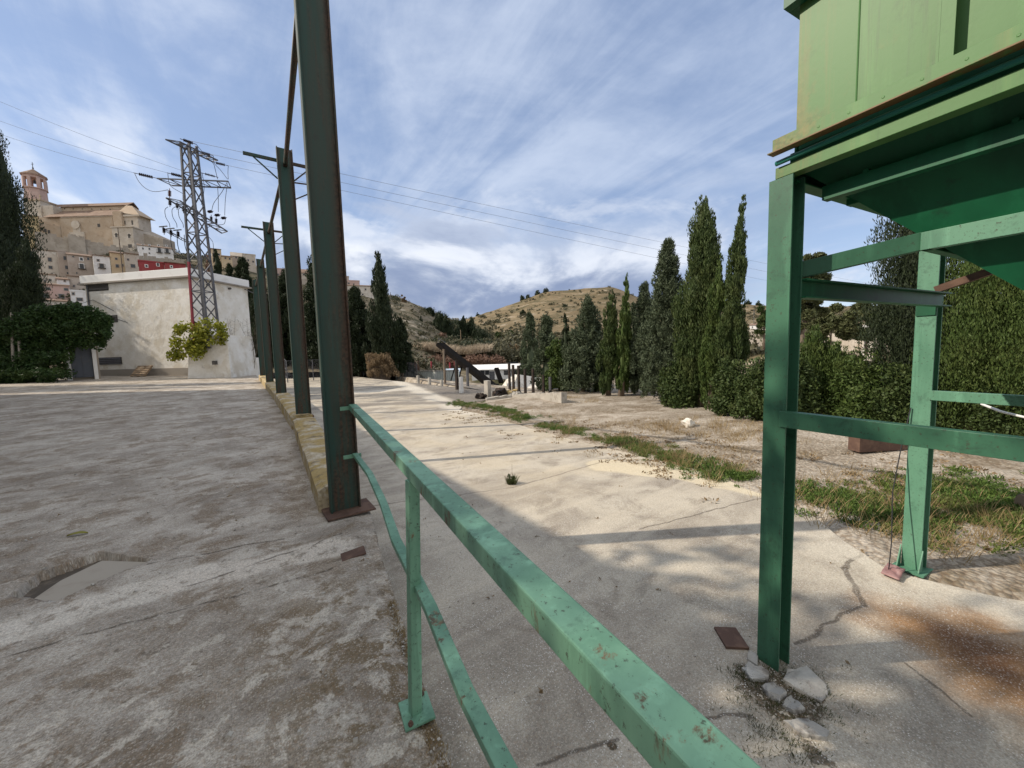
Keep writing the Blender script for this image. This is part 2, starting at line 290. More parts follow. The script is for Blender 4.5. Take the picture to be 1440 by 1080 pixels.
M['palebark'] = surf('pale_bark', (.30, .27, .23), [((.18, .15, .12), 6, .45, .65, .7, (3, 3, .4))], .95)
M['wood'] = surf('old_timber', (.26, .19, .125), [((.16, .11, .07), 4, .45, .65, .8, (1, 1, 4))], .9)
M['stone'] = surf('white_rock', (.66, .62, .55), [((.44, .40, .34), 5, .48, .64, .7)], .9, [(8, 1.)], bdist=.03)
M['slabcover'] = surf('pale_cement', (.36, .32, .265), [((.30, .26, .21), 5, .5, .66, .7)], .9, [(60, .6)], bdist=.005)
M['pitfloor'] = surf('dark_pit_floor', (.085, .07, .055), [((.16, .13, .10), 12, .48, .64, .7)], .95, [(30, 1.)], bdist=.01)
M['glass'] = surf('dark_pane', (.025, .03, .036), (), .15, spec=.5)
M['tile'] = surf('clay_roof_tiles', (.19, .125, .09), [((.27, .19, .14), .8, .45, .65, .8), ((.17, .13, .10), 1.6, .52, .66, .7)], .9, [(3, 1.)], bdist=.1)
def wall_mat(name, a, b, c): M[name] = surf(name, a, [(b, .35, .42, .62, .8), (c, .9, .52, .68, .6)], .92, [(1.6, .8)], bdist=.06)
wall_mat('church_stone', (.40, .31, .225), (.45, .37, .285), (.29, .215, .15))
wall_mat('pale_stone', (.46, .40, .33), (.53, .48, .42), (.32, .27, .21))
wall_mat('yellow_wall', (.52, .41, .235), (.47, .37, .22), (.40, .33, .23))
wall_mat('cream_wall', (.55, .49, .42), (.62, .58, .52), (.40, .34, .28))
wall_mat('taupe_wall', (.36, .30, .255), (.42, .365, .32), (.28, .23, .19))
wall_mat('white_wall', (.72, .71, .70), (.66, .64, .62), (.55, .52, .49))
wall_mat('pink_wall', (.46, .325, .285), (.52, .39, .345), (.37, .27, .235))
wall_mat('ochre_wall', (.50, .385, .25), (.55, .45, .32), (.40, .31, .21))
wall_mat('red_wall', (.30, .055, .06), (.25, .05, .05), (.34, .10, .09))
wall_mat('rubble_wall', (.33, .285, .235), (.42, .37, .31), (.22, .185, .145))
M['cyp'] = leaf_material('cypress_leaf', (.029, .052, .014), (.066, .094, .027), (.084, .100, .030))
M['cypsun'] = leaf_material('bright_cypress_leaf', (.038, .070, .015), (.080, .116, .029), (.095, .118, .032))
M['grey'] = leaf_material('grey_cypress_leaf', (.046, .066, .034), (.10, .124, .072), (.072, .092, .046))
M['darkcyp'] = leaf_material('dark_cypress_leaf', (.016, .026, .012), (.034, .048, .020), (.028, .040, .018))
M['ivy'] = leaf_material('ivy_leaf', (.018, .042, .012), (.040, .080, .020), (.055, .085, .022))
M['fig'] = leaf_material('yellow_fig_leaf', (.16, .19, .018), (.34, .33, .045), (.22, .21, .03), .3)
M['bush'] = leaf_material('olive_bush_leaf', (.050, .062, .022), (.10, .11, .045), (.08, .08, .035))
M['hillbush'] = leaf_material('hill_scrub_leaf', (.055, .056, .030), (.11, .105, .062), (.09, .078, .045))
M['weed'] = leaf_material('weed_leaf', (.045, .085, .018), (.12, .19, .04), (.16, .17, .05), .2)
M['dry'] = leaf_material('dry_grass_blade', (.22, .155, .075), (.42, .32, .17), (.30, .22, .12), .2)
M['reed'] = leaf_material('dry_reed_blade', (.30, .235, .165), (.46, .38, .28), (.36, .29, .22), .2)
M['redtwig'] = leaf_material('reddish_twig', (.13, .075, .050), (.22, .135, .095), (.17, .10, .075), .1)
M['deadleaf'] = leaf_material('dead_brown_leaf', (.16, .11, .06), (.28, .20, .115), (.21, .15, .085), .1)
M['yelleaf'] = leaf_material('yellow_leaf', (.20, .19, .035), (.34, .31, .06), (.26, .22, .05), .2)

# ---------------------------------------------------------------- mesh helpers
V3 = lambda *a: np.array(a, float)
def unit(v): v = np.asarray(v, float); return v/np.linalg.norm(v)
def frame(d, up=(0, 0, 1)):
    d = unit(d); u = np.array(up, float)
    if abs(d @ u) > .97: u = V3(0, 1, 0)
    a = unit(np.cross(u, d)); return a, np.cross(d, a), d          # side, up, along
def tag(o, label, cat, group=None):
    o['label'] = label; o['category'] = cat
    if group: o['group'] = group
    return o
def kind(o, k): o['kind'] = k; return o
def empty(name, loc, label, cat, group=None):
    o = bpy.data.objects.new(name, None); COL.objects.link(o); o.location = [float(x) for x in loc]; o.empty_display_size = .2
    return tag(o, label, cat, group)
def origin(o):
    p = V3(0, 0, 0)
    while o is not None: p = p + np.array(o.location); o = o.parent
    return p
class MB:
    def __init__(s): s.v = []; s.f = []
    def add(s, vs, fs): b = len(s.v); s.v += [tuple(map(float, x)) for x in vs]; s.f += [tuple(b+i for i in f) for f in fs]; return s
    def obox(s, c, a, b, d, h):
        c, a, b, d = (np.asarray(x, float) for x in (c, a, b, d)); vs = [c+a*h[0]*i+b*h[1]*j+d*h[2]*k for k in (-1, 1) for j in (-1, 1) for i in (-1, 1)]
        return s.add(vs, [(0, 2, 3, 1), (4, 5, 7, 6), (0, 1, 5, 4), (2, 6, 7, 3), (0, 4, 6, 2), (1, 3, 7, 5)])
    def box(s, lo, hi): lo, hi = np.array(lo, float), np.array(hi, float); return s.obox((lo+hi)/2, V3(1, 0, 0), V3(0, 1, 0), V3(0, 0, 1), (hi-lo)/2)
    def bar(s, p, q, w, h, up=(0, 0, 1)):
        p, q = np.array(p, float), np.array(q, float); a, b, d = frame(q-p, up); return s.obox((p+q)/2, a, b, d, (w/2, h/2, np.linalg.norm(q-p)/2))
    def extrude(s, prof, p, q, up=(0, 0, 1)):
        """closed profile [(side, up)] swept from p to q"""
        p, q = np.array(p, float), np.array(q, float); a, b, d = frame(q-p, up); n = len(prof)
        vs = [p+a*x+b*y for x, y in prof]+[q+a*x+b*y for x, y in prof]
        return s.add(vs, [tuple(range(n))[::-1], tuple(range(n, 2*n))]+[(i, (i+1) % n, n+(i+1) % n, n+i) for i in range(n)])
    def ibeam(s, p, q, w, d, tw, tf, up=(0, 0, 1)):
        w, d, tw = w/2, d/2, tw/2
        return s.extrude([(-w, -d), (w, -d), (w, -d+tf), (tw, -d+tf), (tw, d-tf), (w, d-tf), (w, d), (-w, d), (-w, d-tf), (-tw, d-tf), (-tw, -d+tf), (-w, -d+tf)], p, q, up)
    def angle(s, p, q, w, h, th, up=(0, 0, 1)):
        return s.extrude([(0, 0), (w, 0), (w, th), (th, th), (th, h), (0, h)], p, q, up)
    def tube(s, pts, r, n=8, r1=None):
        pts = [np.array(p, float) for p in pts]; m = len(pts); b = len(s.v); rings = []
        for i, p in enumerate(pts):
            d = pts[min(i+1, m-1)]-pts[max(i-1, 0)]; a, c, _ = frame(d, (.13, .2, 1)); rr = r if r1 is None else r+(r1-r)*i/(m-1)
            rings += [p+rr*(a*math.cos(2*math.pi*k/n)+c*math.sin(2*math.pi*k/n)) for k in range(n)]
        fs = [(i*n+k, i*n+(k+1) % n, (i+1)*n+(k+1) % n, (i+1)*n+k) for i in range(m-1) for k in range(n)]
        return s.add(rings, fs+[tuple(range(n))[::-1], tuple(range((m-1)*n, m*n))])
    def lathe(s, c, prof, n=10, ax=(0, 0, 1)):
        a, b, d = frame(ax, (1, 0, 0)); c = np.array(c, float); m = len(prof)
        vs = [c+d*h+r*(a*math.cos(2*math.pi*k/n)+b*math.sin(2*math.pi*k/n)) for r, h in prof for k in range(n)]
        fs = [(i*n+k, i*n+(k+1) % n, (i+1)*n+(k+1) % n, (i+1)*n+k) for i in range(m-1) for k in range(n)]
        return s.add(vs, fs+[tuple(range(n))[::-1], tuple(range((m-1)*n, m*n))])
    def poly(s, pts, dz):
        """flat polygon given thickness downwards"""
        n = len(pts); lo = [np.array(p, float)-V3(0, 0, dz) for p in pts]
        return s.add(list(pts)+lo, [tuple(range(n)), tuple(range(2*n-1, n-1, -1))]+[(i, n+i, n+(i+1) % n, (i+1) % n) for i in range(n)])
    def build(s, name, m, parent=None, smooth=False, bevel=0., fix=True):
        me = bpy.data.meshes.new(name); o0 = origin(parent) if parent else V3(0, 0, 0)
        me.from_pydata([tuple(np.array(v)-o0) for v in s.v], [], s.f); me.materials.append(M[m] if isinstance(m, str) else m)
        if fix:
            import bmesh
            bm = bmesh.new(); bm.from_mesh(me); bmesh.ops.recalc_face_normals(bm, faces=bm.faces); bm.to_mesh(me); bm.free()
        if smooth: me.polygons.foreach_set('use_smooth', [True]*len(me.polygons))
        o = bpy.data.objects.new(name, me); COL.objects.link(o); o.parent = parent
        if bevel:
            b = o.modifiers.new('bevel', 'BEVEL'); b.width = bevel; b.segments = 2; b.limit_method = 'ANGLE'
        return o
def np_mesh(name, verts, nper, m, parent=None):
    """many separate n-gons from an array (k*nper, 3)"""
    o0 = origin(parent) if parent else V3(0, 0, 0); verts = (verts-o0).astype(np.float32); k = len(verts)//nper
    me = bpy.data.meshes.new(name); me.vertices.add(len(verts)); me.vertices.foreach_set('co', verts.ravel())
    me.loops.add(len(verts)); me.loops.foreach_set('vertex_index', np.arange(len(verts), dtype=np.int32))
    me.polygons.add(k); me.polygons.foreach_set('loop_start', np.arange(0, len(verts), nper, dtype=np.int32)); me.polygons.foreach_set('loop_total', np.full(k, nper, np.int32))
    me.update(); me.materials.append(M[m] if isinstance(m, str) else m)
    o = bpy.data.objects.new(name, me); COL.objects.link(o); o.parent = parent; return o
def grid_mesh(name, X, Y, Z, m, parent=None, smooth=True, extra=None):
    r, c = X.shape; vs = np.stack([X, Y, Z], -1).reshape(-1, 3)
    idx = np.arange(r*c).reshape(r, c); q = np.stack([idx[:-1, :-1], idx[:-1, 1:], idx[1:, 1:], idx[1:, :-1]], -1).reshape(-1, 4)
    me = bpy.data.meshes.new(name); me.vertices.add(len(vs)); me.vertices.foreach_set('co', vs.astype(np.float32).ravel())
    me.loops.add(q.size); me.loops.foreach_set('vertex_index', q.astype(np.int32).ravel()); me.polygons.add(len(q))
    me.polygons.foreach_set('loop_start', np.arange(0, q.size, 4, dtype=np.int32)); me.polygons.foreach_set('loop_total', np.full(len(q), 4, np.int32))
    me.polygons.foreach_set('use_smooth', np.full(len(q), smooth)); me.update(); me.validate(); me.materials.append(M[m])
    o = bpy.data.objects.new(name, me); COL.objects.link(o); o.parent = parent
    if len(me.polygons) and me.polygons[len(me.polygons)//2].normal.z < 0: me.flip_normals()
    return o
# value noise, vectorised
_tab = np.random.RandomState(5).rand(256, 256)
def vnoise(x, y):
    xi, yi = np.floor(x).astype(int), np.floor(y).astype(int); fx, fy = x-xi, y-yi; fx = fx*fx*(3-2*fx); fy = fy*fy*(3-2*fy)
    T = lambda i, j: _tab[i % 256, j % 256]
    return (T(xi, yi)*(1-fx)+T(xi+1, yi)*fx)*(1-fy)+(T(xi, yi+1)*(1-fx)+T(xi+1, yi+1)*fx)*fy
def fbm(x, y, o=5):
    s = 0; a = .5
    for i in range(o): s = s+a*(vnoise(x*2**i+i*17.3, y*2**i+i*5.7)-.5); a *= .5
    return s
def sstep(x, a, b): k = np.clip((x-a)/(b-a), 0, 1); return k*k*(3-2*k)

# ---------------------------------------------------------------- foliage
def leaves(rng, cen, rad, n, L, Wd, up=.4, out=.8, jit=.6, inner=.45, wts=None):
    """n kite-shaped leaves spread over ellipsoid clumps"""
    k = len(cen); w = (rad[:, 0]*rad[:, 2]+rad[:, 0]*rad[:, 1]) if wts is None else wts; w = w/w.sum()
    i = rng.choice(k, n, p=w); d = rng.normal(size=(n, 3)); d /= np.linalg.norm(d, axis=1)[:, None]
    pos = cen[i]+d*rad[i]*(inner+(1-inner)*rng.random((n, 1))**.6)
    ax = d*out+np.array([0, 0, up])+rng.normal(size=(n, 3))*jit; ax /= np.linalg.norm(ax, axis=1)[:, None]
    sd_ = np.cross(ax, rng.normal(size=(n, 3))); sd_ /= np.linalg.norm(sd_, axis=1)[:, None]+1e-9
    s = (.65+.7*rng.random((n, 1))); a = ax*L*s; b = sd_*Wd*s
    return np.stack([pos-a*.5, pos+b*.5-a*.05, pos+a*.5, pos-b*.5-a*.05], 1).reshape(-1, 3)
def core(c0, prof, n=9, rng=None, lean=(0, 0)):
    """a lumpy closed body filling a crown; returned as quads"""
    ring = []
    for r, h in prof:
        ring.append([[c0[0]+lean[0]*h+r*math.cos(2*math.pi*k/n)*(.8+.4*rng.random()), c0[1]+lean[1]*h+r*math.sin(2*math.pi*k/n)*(.8+.4*rng.random()), c0[2]+h] for k in range(n)])
    ring = np.array(ring); q = []
    for i in range(len(prof)-1):
        for k in range(n): q += [ring[i, k], ring[i, (k+1) % n], ring[i+1, (k+1) % n], ring[i+1, k]]
    return np.array(q)
def trunk_mb(base, top, r0, r1, rng, limbs=0, spread=.4):
    mb = MB(); base, top = np.array(base, float), np.array(top, float); H = np.linalg.norm(top-base)
    pts = [base-V3(0, 0, .15)]+[base+(top-base)*k/5+V3(*rng.normal(0, .006*H, 2), 0)*(k < 5) for k in range(1, 6)]
    mb.tube(pts, r0, 8, r1)
    for i in range(limbs):
        f = .25+.6*rng.random(); a = rng.random()*6.28; p = base+(top-base)*f; l = H*spread*(1.05-f)
        e = p+V3(math.cos(a)*l, math.sin(a)*l, l*(.5+.6*rng.random())); mb.tube([p, (p+e)/2+V3(0, 0, -.05*l), e], (r0+(r1-r0)*f)*.5, 5, .008)
    return mb
def tree(name, label, base, h, w, style, m='cyp', npx=None, group=None, seed=0, lean=(0, 0), trunk_h=.05, cat='tree', lf=None, dens=1., bark='bark', sharp=1., ck=.40):
    rng = np.random.RandomState(seed+11); base = np.array(base, float); d = max(2., dep(base)); px = CAM_F/d
    o = empty(name, base, label, cat, group); L = lf or max(.05, 4.2/px); area = h*w*px*px*.72
    n = int(npx or np.clip(area*2.7*dens*(4.2/px/L)**2, 500, 60000))
    z0 = trunk_h*h; hh = h-z0; lx, ly = lean
    if style == 'cypress':                     # slim spindle of upright plumes
        rf = lambda t_: (w/2)*np.minimum(1, .62+t_*1.6)*np.clip(1-t_**(1.9*sharp), 0, 1)**.72*(1-.12*np.sin(t_*17+seed)*(t_ < .9))
        k = int(np.clip(area/34, 50, 700)); tt = rng.random(k)**.85*.97; a = rng.random(k)*6.283; r = rf(tt)*(.42+.55*rng.random(k))*(1+.2*np.sin(3*a+tt*13+seed))
        cen = np.stack([base[0]+lx*tt*h+r*np.cos(a), base[1]+ly*tt*h+r*np.sin(a), base[2]+z0+hh*tt], 1)
        rr = np.maximum(rf(tt)*(.20+.22*rng.random(k)), .03*w); rad = np.stack([rr, rr, rr*(1.7+1.3*rng.random(k))+.02*h*(1-tt)], 1)
        rad[:, 2] = np.minimum(rad[:, 2], (1.0-tt)*hh+.02*h)
        vs = leaves(rng, cen, rad, int(n*1.35), L*1.1, L*.27, up=1.7, out=.5, jit=.38)
        prof = [(max(.001, float(rf(np.array(q)))*ck), z0+hh*q) for q in np.linspace(0, .93, 10)]
    elif style == 'conifer':                   # broad loose cone whose branch ends stick out
        rf = lambda t_: (w/2)*np.minimum(1, .72+t_*1.3)*np.clip(1-t_, 0, 1)**.78
        k = int(np.clip(area/26, 70, 600)); tt = rng.random(k)**1.15*.98; a = rng.random(k)*6.283; f = (.35+.85*rng.random(k)); r = rf(tt)*f
        cen = np.stack([base[0]+lx*tt*h+r*np.cos(a), base[1]+ly*tt*h+r*np.sin(a), base[2]+z0+hh*tt+.05*h*f*rng.random(k)], 1)
        rr = w*(.035+.055*rng.random(k)); rad = np.stack([rr, rr, rr*(1.1+1.5*rng.random(k))], 1)
        vs = leaves(rng, cen, rad, int(n*1.2), L*1.1, L*.27, up=.75, out=.85, jit=.6)
        prof = [(max(.001, float(rf(np.array(q)))*.32), z0+hh*q) for q in np.linspace(0, .85, 8)]
    elif style == 'bush':                      # rounded, uneven mass
        k = int(np.clip(area/42, 34, 420)); u = rng.normal(size=(k, 3)); u /= np.linalg.norm(u, axis=1)[:, None]; u[:, 2] = np.abs(u[:, 2])*1.0
        r = (.5+.45*rng.random((k, 1))); cen = base+np.array([0, 0, z0])+u*r*np.array([w/2, w/2, hh*.93])
        rr = min(w, hh)*(.10+.12*rng.random(k)); rad = np.stack([rr, rr, rr*(.9+.6*rng.random(k))], 1)
        vs = leaves(rng, cen, rad, n, L, L*.5, up=.5, out=.8, jit=.8)
        prof = [(w*.26, z0), (w*.28, z0+hh*.3), (w*.22, z0+hh*.5), (w*.10, z0+hh*.62), (.001, z0+hh*.66)]
    else:                                      # 'crown': open crown of separate leaf clusters on limbs
        k = int(np.clip(area/110, 14, 120)); u = rng.normal(size=(k, 3)); u /= np.linalg.norm(u, axis=1)[:, None]
        cen = base+np.array([0, 0, z0+hh*.5])+u*(.35+.6*rng.random((k, 1)))*np.array([w/2, w/2, hh*.48])
        rr = min(w, hh)*(.09+.08*rng.random(k)); rad = np.stack([rr, rr, rr*.8], 1)
        vs = leaves(rng, cen, rad, n, L, L*.5, up=.3, out=.7, jit=.9, inner=.1); prof = None
    if prof: vs = np.concatenate([vs, core(base, prof, 9, rng, (lx, ly))])
    np_mesh('crown', vs, 4, m, o)
    top = base+V3(lx*h*.8, ly*h*.8, h*.82)
    trunk_mb(base, top, max(.03, .035*h**.8+.01), .012, rng, 5 if style == 'crown' else 0, .35).build('trunk', bark, o, True)
    return o
def img_tree(name, label, px, pyb, pyt, wpx, style, zg=None, d=None, pxt=None, **k):
    """a tree from the picture: foot, top and width in the photograph, on ground height zg or at distance d"""
    base = P(px, pyb, zg) if d is None else D(px, pyb, d); d = dep(base)
    top = D(px if pxt is None else pxt, pyt, d); h = top[2]-base[2]
    for _ in range(3): dd = dep(base+V3(0, 0, h)); top = D(px if pxt is None else pxt, pyt, dd); h = top[2]-base[2]
    bx = top[0]-base[0], top[1]-base[1]
    return tree(name, label, base, h, wpx*d/CAM_F, style, lean=(bx[0]/h, bx[1]/h) if pxt is not None else (0, 0), **k)

# ---------------------------------------------------------------- ground levels
def zyard(y): return .02*np.clip(np.asarray(y, float)-4, 0, 33)
def zs(y): y = np.asarray(y, float); return np.interp(y, [-20, 2.0, 3.2, 5, 9, 16, 60], [-.40, -.40, -.43, -.56, -.80, -.90, -.92])
_yr = [-20, -2, .0, .73, 1.57, 2.5, 4.2, 6, 7.8, 11, 14.5, 16.0, 17.5, 24, 27, 60]
_xr = [4.6, 4.5, 4.45, 4.27, 5.15, 5.55, 5.95, 6.35, 6.75, 7.3, 7.6, 8.6, 13.5, 14.5, 14.5, 14.5]
def xright(y): y = np.asarray(y, float); return np.interp(y, _yr, _xr)+.35*fbm(y*.9, y*0+3.3)+.12*fbm(y*5, y*0+1.)
FE = np.array([P(770, 548, -.9)[:2], P(690, 551, -.91)[:2], P(640, 545, -.92)[:2], P(590, 534, -.92)[:2], P(565, 529.5, -.92)[:2], P(480, 527.5, -.92)[:2]])   # far edge of the concrete
def yfar(x): o_ = np.argsort(FE[:, 0]); return np.interp(x, FE[o_, 0], FE[o_, 1])
print('far edge', FE.round(1).tolist())
def zground(x, y):
    """gravel and soil level right of and beyond the concrete"""
    x, y = np.asarray(x, float), np.asarray(y, float); b = zs(y)
    s = x-xright(y); b = b-.05+.055*sstep(s, -.05, .25)+.05*fbm(x*.7, y*.7)*sstep(s, .1, 1.5)+.10*sstep(s, 1, 4)
    past = y-np.minimum(yfar(x), 60)
    b = b-3.4*sstep(past, .3, 9)-2.5*sstep(past, 8, 60)
    right = x-26-.2*y; return b-2.5*sstep(right, 0, 14)-3*sstep(right, 14, 60)

# the broken pit in the yard
PIT = [P(18, 836, 0)[:2], P(60, 805, 0)[:2], P(140, 777, 0)[:2], P(165, 781, 0)[:2], P(212, 786, 0)[:2], P(150, 812, 0)[:2], P(78, 844, 0)[:2]]
def inpoly(x, y, poly):
    r = np.zeros(np.shape(x), bool); n = len(poly)
    for i in range(n):
        (x0, y0), (x1, y1) = poly[i], poly[(i+1) % n]
        c = ((y0 > y) != (y1 > y)) & (x < (x1-x0)*(y-y0)/(y1-y0+1e-12)+x0); r ^= c
    return r
def axis(parts):
    r = []
    for a, b, s in parts: r.append(np.arange(a, b-1e-6, s))
    return np.concatenate(r+[[parts[-1][1]]])
def xedge(y): return np.interp(y, [-9, 0, 1.18, 1.61, 3.3, 3.85, 4.25, 4.5, 60], [.40, .43, .55, .60, .87, .97, .98, .95, 1.0])
ty = axis([(-9, .4, .8), (.4, 5.2, .02), (5.2, 12, .16), (12, 48, 1.)]); tx = axis([(0, 2.9, .02), (2.9, 8, .25), (8, 70, 3.)])
TY, TX = np.meshgrid(ty, tx, indexing='ij')
ex = xedge(TY)+.045*fbm(TY*4, TY*0+9)*(TY < 4.6); XX = ex-TX; ZZ = zyard(TY)
near = (TY < 5.5)
ZZ = ZZ+near*(.022*fbm(XX*3, TY*3, 6)+.006*fbm(XX*22, TY*22, 3))+(~near)*.03*fbm(XX*.5, TY*.5)
ZZ = ZZ-near*np.where(TX < .16, (.16-TX)*.28*(.55+1.8*np.abs(fbm(XX*8, TY*8, 4))), 0)                   # crumbling edge
lump = np.exp(-(((XX-.72)/.22)**2+((TY-3.42)/.16)**2)); ZZ = ZZ+.03*lump*(1+3*fbm(XX*11, TY*11, 4))
ZZ = np.where(inpoly(XX+.03*fbm(XX*5, TY*5, 3), TY+.03*fbm(XX*5+4, TY*5, 3), PIT), ZZ-.085+.02*fbm(XX*14, TY*14, 4), ZZ)
X2 = np.concatenate([XX[:, :1], XX], 1); Y2 = np.concatenate([TY[:, :1], TY], 1); Z2 = np.concatenate([np.full((len(ty), 1), -1.3), ZZ], 1)
kind(grid_mesh('concrete_yard', X2, Y2, Z2, 'yard'), 'structure')
# the lower concrete slab
sy = axis([(-14, 0, .5), (0, 8, .10), (8, 18, .25), (18, 75, 1.)]); su = np.linspace(0, 1, 70)
SY, SU = np.meshgrid(sy, su, indexing='ij'); SX0 = -.5+0*SY; SX = SX0+(xright(SY)-SX0)*SU
SYc = np.minimum(SY, yfar(SX)); SZ = zs(SYc)+.012*fbm(SX*.8, SYc*.8)+.004*fbm(SX*5, SYc*5)
kind(grid_mesh('lower_slab', SX, SYc, SZ, 'slab'), 'structure')
# gravel and soil
gx = axis([(3.6, 16, .10), (16, 40, .6), (40, 120, 4)]); gy = axis([(-16, -2, .7), (-2, 14, .10), (14, 30, .35), (30, 130, 2.5)])
GY, GX = np.meshgrid(gy, gx, indexing='ij'); GZ = zground(GX, GY)+.02*fbm(GX*3, GY*3, 4)*sstep(GX-xright(GY), .1, .8)
kind(grid_mesh('gravel_ground', GX, GY, GZ, 'gravel'), 'structure')
# far ground out to the horizon
m, t = new_mat('far_ground'); p_, q_ = flat2(t)
finish(t, t.mix(t.ss(t.noise(q_, .02, 6, .6), .4, .62), (.17, .145, .10), (.30, .26, .19)), .95); M['farground'] = m
rr_ = np.array([0, 30, 60, 90, 140, 220, 400, 900, 2500, 5000.]); aa = np.linspace(0, 2*math.pi, 73)
RR, AA = np.meshgrid(rr_, aa, indexing='ij'); kind(grid_mesh('ground', RR*np.cos(AA), RR*np.sin(AA), -6.5-.002*RR+0*AA, 'farground'), 'structure')

# ---------------------------------------------------------------- hills
def hill_material(name, a, b, rock, green, gs):
    m, t = new_mat(name); p = t.n('ShaderNodeTexCoord').outputs['Object']
    c = t.mix(t.ss(t.noise(p, .015, 9, .68), .42, .6), a, b)
    c = t.mix(t.ss(t.noise(p, .035, 8, .7, .6, st=(1, 1, 2.5)), .56, .66, 0, .85), c, rock)
    c = t.mix(t.ss(t.noise(p, gs, 9, .72, .4, loc=(3, 1, 0)), .48, .60, 0, .85), c, green)
    c = t.mix(t.ss(t.noise(p, .35, 5, .7), .5, .68, 0, .45), c, (.07, .062, .035))
    finish(t, c, .95, bumpn(t, t.noise(p, .25, 6, .7), .8, 1.2), spec=.1); M[name] = m
hill_material('hill_brown', (.165, .125, .072), (.215, .165, .10), (.40, .34, .26), (.070, .066, .034), .045)
hill_material('hill_town', (.125, .105, .07), (.20, .165, .115), (.40, .35, .275), (.042, .046, .022), .09)
def ring_hill(name, m, pxs, rings, amp, sub=5, seed=0):
    """rings: (distance, {px: picture height}) from the foot to behind the crest; a real slope through those rings"""
    cols = np.linspace(pxs[0], pxs[1], pxs[2]); pr = []
    for d, yy in rings:
        ks = sorted(yy); y = np.interp(cols, ks, [yy[k] for k in ks]); pr.append(np.array([D(a, b, d) for a, b in zip(cols, y)]))
    pr = np.array(pr); out = []
    for i in range(len(pr)-1):
        for k in range(sub): out.append(pr[i]+(pr[i+1]-pr[i])*k/sub)
    out = np.array(out+[pr[-1]]); X, Y, Z = out[..., 0], out[..., 1], out[..., 2]
    s = 1/(amp*6); fade = np.clip(np.arange(len(out))/4., 0, 1)[:, None]
    Z = Z+fade*amp*(fbm(X*s+seed, Y*s, 5)+.35*fbm(X*s*5, Y*s*5, 4)); grid = grid_mesh(name, X, Y, Z, m, smooth=True); kind(grid, 'structure'); return X, Y, Z

# ================================================================ steel columns on the kerb
CX = [.76, 1.04, 1.06, 1.08, 1.09]; CY = [3.9, 8.75, 13.6, 18.7, 23.6]; CTOP = 5.5
# kerb wall between yard and slab, one length of concrete per bay
def kerb(y0, y1, h, xa, xb, wd):
    ys = np.arange(y0, y1+.01, .12); us = np.array([-.02, 0, .06, .14, .22, .30, .36, .38]); out = []
    for y in ys:
        x0 = xa+(xb-xa)*(y-y0)/(y1-y0); x1 = x0+wd; zt = float(zyard(y))+h; row = []
        for i, u in enumerate(us):
            n1 = float(fbm(np.array(y*3.), np.array(u*9.+2), 4)); z = zt+.035*n1 if 0 < i < 7 else -1.2
            if i in (1, 6): z -= .025+.04*abs(n1)
            row.append((x0+(x1-x0)*u/.38+.02*float(fbm(np.array(y*2.5), np.array(7.+i), 4)), y, z))
        out.append(row)
    out = np.array(out); mb = MB(); r, c = out.shape[:2]
    mb.add(out.reshape(-1, 3), [(i*c+j, i*c+j+1, (i+1)*c+j+1, (i+1)*c+j) for i in range(r-1) for j in range(c-1)]+[tuple(range(c)), tuple(range((r-1)*c, r*c))])
    return mb
kw = empty('kerb_wall', (.9, 4.3, 0), 'low lichen-stained concrete kerb running under the row of dark steel columns', 'wall')
for y0, y1, h, a, a2 in ((4.05, 8.60, .24, .55, .82), (8.61, 13.45, .28, .80, .88), (13.46, 18.5, .25, .88, .90), (18.51, 24.4, .26, .9, .92)):
    kerb(y0, y1, h, a, a2, .40).build('kerb_length', 'kerb', kw, fix=True)
LB = ['nearest and tallest-looking dark green steel column, standing on a rusty base plate beside the handrail', 'second dark steel column from the handrail, with a bracketed crossarm near its top',
      'third dark steel column along the kerb, with a small crossarm near its top', 'fourth steel column along the kerb, green and without a crossarm', 'farthest of the row of dark steel columns along the kerb']
W_, Dp = .09, .27
ib = MB(); ib.ibeam((0, 0, 0), (0, 0, 5.9), W_, Dp, .011, .017, up=(1, 0, 0))
cols_ = []
def lift(m, dx, dy, dz): m.v = [(a+dx, b+dy, c+dz) for a, b, c in m.v]; return m
beam0 = None
